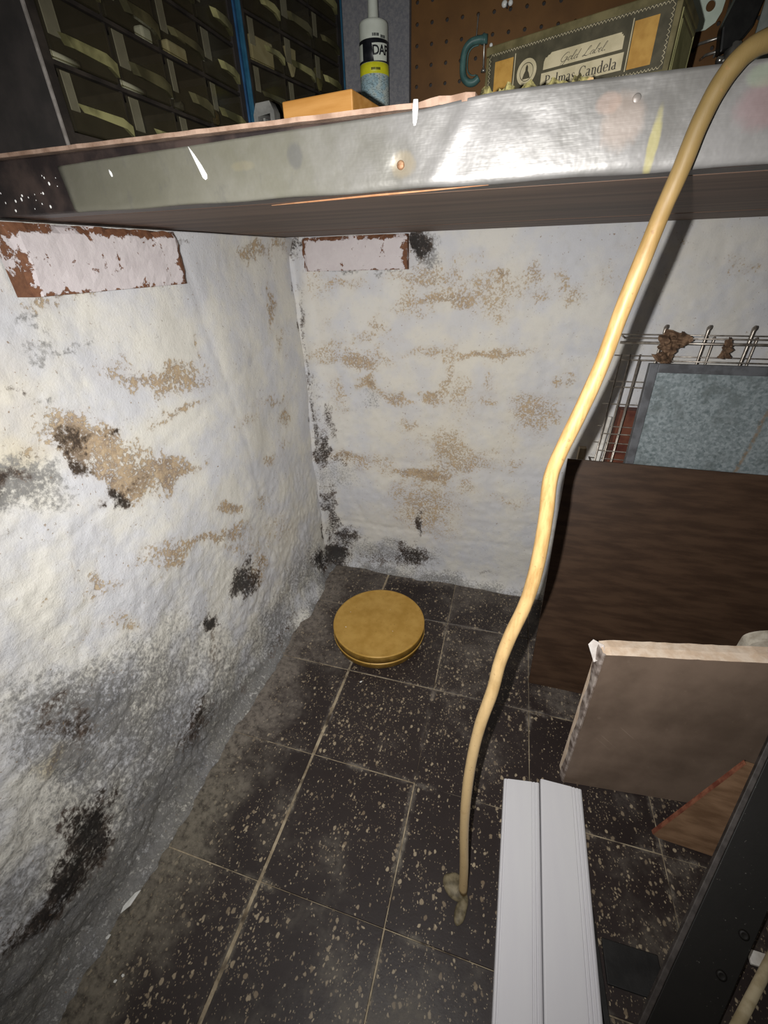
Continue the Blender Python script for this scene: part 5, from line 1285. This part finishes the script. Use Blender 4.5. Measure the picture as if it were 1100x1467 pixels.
# crumpled strip at the bench edge in front of the cigar box
ku = NT('crumpled_olive_strip')
O = ku.coord('Object'); n1 = ku.noise(O, 90, 4, 0.7); n2 = ku.noise(O, 40, 3)
c = ku.mix(ku.ramp(n1, 0.4, 0.6), (0.035, 0.03, 0.012), (0.26, 0.23, 0.09))
c = ku.mix(ku.ramp(n2, 0.62, 0.68), c, (0.42, 0.28, 0.13))
M_STRIP = ku.out(c, 0.6, ku.bump(n1, 0.4, 0.002), 0, 0.4)
bm = bmesh.new()
n = 44
ring = []
for i in range(n + 1):
    t = i / n
    x = -0.039 + 0.080 * t
    h = 0.0105 + 0.0022 * math.sin(t * 31) + 0.0016 * random.uniform(-1, 1) - 0.0015 * t + (0.0015 if t > 0.55 else 0)
    if i in (0, n): h *= 0.6
    d = 0.004
    ring.append([bm.verts.new((x, -d, 0)), bm.verts.new((x + random.uniform(-.0006, .0006), -d * 0.8 + random.uniform(-.001, .001), h * 0.55)), bm.verts.new((x, random.uniform(-.001, .001), h)), bm.verts.new((x, d, 0))])
for q, w_ in zip(ring, ring[1:]):
    for k in range(4): bm.faces.new((q[k], w_[k], w_[(k + 1) % 4], q[(k + 1) % 4]))
bm.faces.new(ring[0]); bm.faces.new(ring[-1][::-1])
fs = tag(obj('paper_strip', bm, M_STRIP), 'crumpled olive paper strip lying along the bench edge before the cigar box', 'paper strip')
fs.location = (0.524, -0.662, ZT)

# ------------------------------------------------------------------ pegboard and what hangs on it
kpb = NT('brown_pegboard')
P = kpb.coord('World'); n1 = kpb.noise(P, 10, 5, 0.6); n2 = kpb.noise(P, 120, 4, 0.6)
M_PEG = kpb.out(kpb.mix(kpb.ramp(n1, 0.3, 0.7), (0.105, 0.047, 0.011), (0.165, 0.077, 0.019)), 0.55, kpb.bump(n2, 0.1, 0.0005), 0, 0.35)
YP = -0.050
pitch = 0.0262
x_first, z_first = 0.303 - pitch, 1.2775 - 9 * pitch
nx_, nz_ = 31, 17
verts, faces = [], []
hr = 0.0030
for i in range(nx_):
    for j in range(nz_):
        cx, cz = x_first + pitch * i, z_first + pitch * j
        b0 = len(verts)
        outer = [(1, 0), (1, 1), (0, 1), (-1, 1), (-1, 0), (-1, -1), (0, -1), (1, -1)]
        for ox_, oz_ in outer: verts.append((cx + ox_ * pitch / 2, 0, cz + oz_ * pitch / 2))
        for k in range(8): verts.append((cx + hr * math.cos(k * math.pi / 4), 0, cz + hr * math.sin(k * math.pi / 4)))
        for k in range(8):
            k2 = (k + 1) % 8
            faces.append((b0 + k, b0 + 8 + k, b0 + 8 + k2, b0 + k2))
me = bpy.data.meshes.new('pegboard')
me.from_pydata(verts, [], faces)
pg = thing('pegboard', 'brown perforated pegboard standing at the back of the workbench', 'pegboard', (0.6, YP, ZT))
o = link('panel', me, M_PEG, pg)
me.transform(Matrix.Translation((-0.6, 0, -ZT)))
bm = bmesh.new(); bm.from_mesh(me); bmesh.ops.remove_doubles(bm, verts=bm.verts, dist=0.0002); bm.to_mesh(me); bm.free()
m = o.modifiers.new('thick', 'SOLIDIFY'); m.thickness = 0.004; m.offset = 1
obj('added_dark_backing', box(x_first - pitch / 2 - 0.6, x_first + pitch * nx_ - 0.62, 0.0045, 0.0058, 0.003, 0.44), M_CABDARK, pg)  # unseen dark sheet added so the lit wall does not show through the holes
zlow = z_first - pitch / 2 - ZT
obj('batten', box(x_first - 0.6, x_first + pitch * nx_ - 0.62, 0.006, 0.036, zlow + 0.001 if zlow > 0 else 0.0, zlow + 0.022), M_DARKWOOD, pg)
obj('batten', box(x_first - 0.6, x_first + pitch * nx_ - 0.62, 0.006, 0.036, 0.425, 0.447), M_DARKWOOD, pg)

# C-clamp
M_TEAL = mottled('teal_clamp_paint', (0.045, 0.11, 0.105), (0.085, 0.18, 0.165), 60, 0.45, 0.15, 200)
cl = thing('c_clamp', 'small teal C clamp hanging on the pegboard left of the cigar box', 'clamp', (0.403, -0.0655, 1.190))
fr = catmull([(0.0195, 0, 0.0515), (0.010, 0, 0.0525), (-0.004, 0, 0.050), (-0.0125, 0, 0.041), (-0.0145, 0, 0.026), (-0.0125, 0, 0.010), (-0.004, 0, 0.002), (0.006, 0, 0.001), (0.014, 0, 0.006)], 5)
bm = bmesh.new(); add_tube(bm, fr, [0.0056] * len(fr), 10)
for v in bm.verts: v.co.y *= 1.25
obj('frame', bm, M_TEAL, cl, True)
bm = bmesh.new(); add_tube(bm, [(p[0] * 0.72 + 0.004, -0.0048, 0.027 + (p[2] - 0.027) * 0.70) for p in fr[5:-4]], 0.0010, 6)
obj('rib', bm, M_TEAL, cl, True)
obj('screw', tube([(0.018, 0, 0.060), (0.0195, 0, 0.052), (0.0215, 0, 0.014)], 0.0016, 10), M_STEEL, cl, True)['label'] = 'steel screw'
obj('swivel_foot', lathe([(0, -0.002), (0.0042, -0.002), (0.0042, 0.001), (0.0025, 0.003), (0, 0.003)], 16, Matrix.Translation((0.0215, 0, 0.014))), M_STEEL, cl, True)
obj('screw_collar', lathe([(0.0018, -0.006), (0.0056, -0.006), (0.0056, 0.005), (0.0018, 0.005)], 16, Matrix.Translation((0.0195, 0, 0.0525))), M_TEAL, cl, True)
# peg it hangs on, and small white pegs
hk = thing('pegboard_hook', 'long thin wire hook above the teal clamp on the pegboard', 'hook', (0.408, YP - 0.006, 1.246))
obj('wire', tube(catmull([(0.001, 0.008, 0.028), (0.001, -0.003, 0.028), (0.001, -0.004, 0.022), (0, -0.004, 0.0), (0, -0.006, -0.006), (0, -0.012, -0.007)], 4), 0.0011, 8), M_STEEL, hk, True)
def peg(label, x, z, wide):
    t = thing('plastic_peg', label, 'peg', (x, YP - 0.0042, z))
    Mx = Matrix.Rotation(math.pi / 2, 4, 'X')
    if wide:
        for dx, rr_ in ((-0.0048, 0.0046), (0.0048, 0.0038)):
            obj('lug', lathe([(0, 0), (rr_, 0), (rr_, 0.002), (rr_ * 0.6, 0.004), (0, 0.0042)], 14, Matrix.Translation((dx, 0, 0.0)) @ Mx), M_CLEARW, t, True)
        obj('hook_tip', box(-0.0012, 0.0012, -0.006, 0, -0.006, -0.001, bevel=0.0004), M_CABDARK, t)
    else:
        obj('stud', lathe([(0, -0.004), (0.0024, -0.004), (0.0024, 0), (0.0030, 0.001), (0.0022, 0.003), (0, 0.0034)], 14, Mx), M_CLEARW, t, True)
peg('white double lugged plastic peg high on the pegboard above the cigar box', 0.455, 1.2825, True)
peg('single small white stud on the pegboard right of the teal clamp', 0.4335, 1.237, False)

# pale perforated plate
M_MINT = mottled('pale_mint_paint', (0.58, 0.68, 0.57), (0.66, 0.75, 0.65), 40, 0.45)
pl = [(0.7225, 1.2185), (0.728, 1.2165), (0.758, 1.2190), (0.769, 1.2255), (0.774, 1.236), (0.776, 1.262), (0.777, 1.335), (0.700, 1.335), (0.705, 1.262)]
cxp, czp = 0.742, 1.27
loops = [[(a_ - cxp, b_ - czp) for a_, b_ in pl]]
for hx, hz, hr_ in ((0.7305, 1.2400, 0.0058), (0.7570, 1.2440, 0.0062), (0.7300, 1.2640, 0.0058), (0.7570, 1.2690, 0.0062), (0.7305, 1.290, 0.0058), (0.7570, 1.294, 0.0062)):
    loops.append(circle(hx - cxp, hz - czp, hr_, 18))
me = curve_mesh(loops, 0.0012)
me.transform(Matrix.Rotation(math.pi / 2, 4, 'X'))
mp_ = tag(link('perforated_plate', me, M_MINT), 'pale mint metal plate with round holes hanging right of the cigar box', 'metal plate')
mp_.location = (cxp - 0.002, -0.0600, czp - 0.002)
# wire holder under it
wh = thing('wire_holder', 'bent wire holder on the pegboard below the pale mint plate', 'wire holder', (0.77, YP - 0.004, 1.195))
obj('arm', tube([(-0.020, 0.006, 0.006), (-0.020, -0.020, 0.004), (0.030, -0.020, 0.012)], 0.0019, 8), M_STEEL, wh, True)
obj('arm', tube([(-0.008, 0.006, -0.008), (-0.008, -0.022, -0.010), (0.030, -0.022, -0.003)], 0.0019, 8), M_STEEL, wh, True)
obj('stem', tube([(0.004, -0.0215, -0.014), (0.006, -0.0215, 0.010), (0.010, -0.006, 0.050)], 0.0013, 8), M_STEEL, wh, True)
# black handled tool and grey sheet at the right end
M_TOOL = mottled('black_tool_handle', (0.006, 0.006, 0.006), (0.014, 0.014, 0.013), 60, 0.4)
tl = thing('black_tool', 'black handled tool with silver collar standing beside the crook of the stick', 'hand tool', (0.790, -0.088, 1.165))
hp = [(-0.015, 0.014), (-0.021, 0.043), (-0.013, 0.070), (0.000, 0.120), (0.008, 0.17), (0.048, 0.17), (0.034, 0.11), (0.020, 0.068), (0.020, 0.040), (0.010, 0.026), (-0.002, 0.020)]
bm = prism(hp, -0.011, 0.011)
bmesh.ops.bevel(bm, geom=list(bm.edges), offset=0.003, segments=2, profile=0.5, affect='EDGES')
obj('handle', bm, M_TOOL, tl)
obj('collar', lathe([(0, -0.020), (0.0085, -0.020), (0.010, -0.012), (0.010, 0.010), (0.008, 0.014), (0, 0.014)], 18, Matrix.Translation((0.003, -0.002, 0.014))), M_CHROME, tl, True)['label'] = 'silver collar'
obj('ring', lathe([(0, -0.005), (0.0045, -0.004), (0.006, 0), (0.0045, 0.004), (0, 0.005)], 16, Matrix.Translation((-0.011, -0.006, 0.008))), M_CHROME, tl, True)['label'] = 'small silver ball'
obj('blade', box(-0.010, 0.020, -0.001, 0.001, -0.1388, -0.010), M_STEEL, tl)
gs = tag(obj('grey_sheet', box(0, 0.20, 0, 0.004, 0, 0.36, bevel=0.0006), mottled('grey_green_metal', (0.19, 0.22, 0.20), (0.28, 0.31, 0.29), 50, 0.5, metal=0.2)), 'grey green metal sheet standing at the far right end of the pegboard', 'metal sheet')
gs.location = (0.822, -0.0725, ZT)
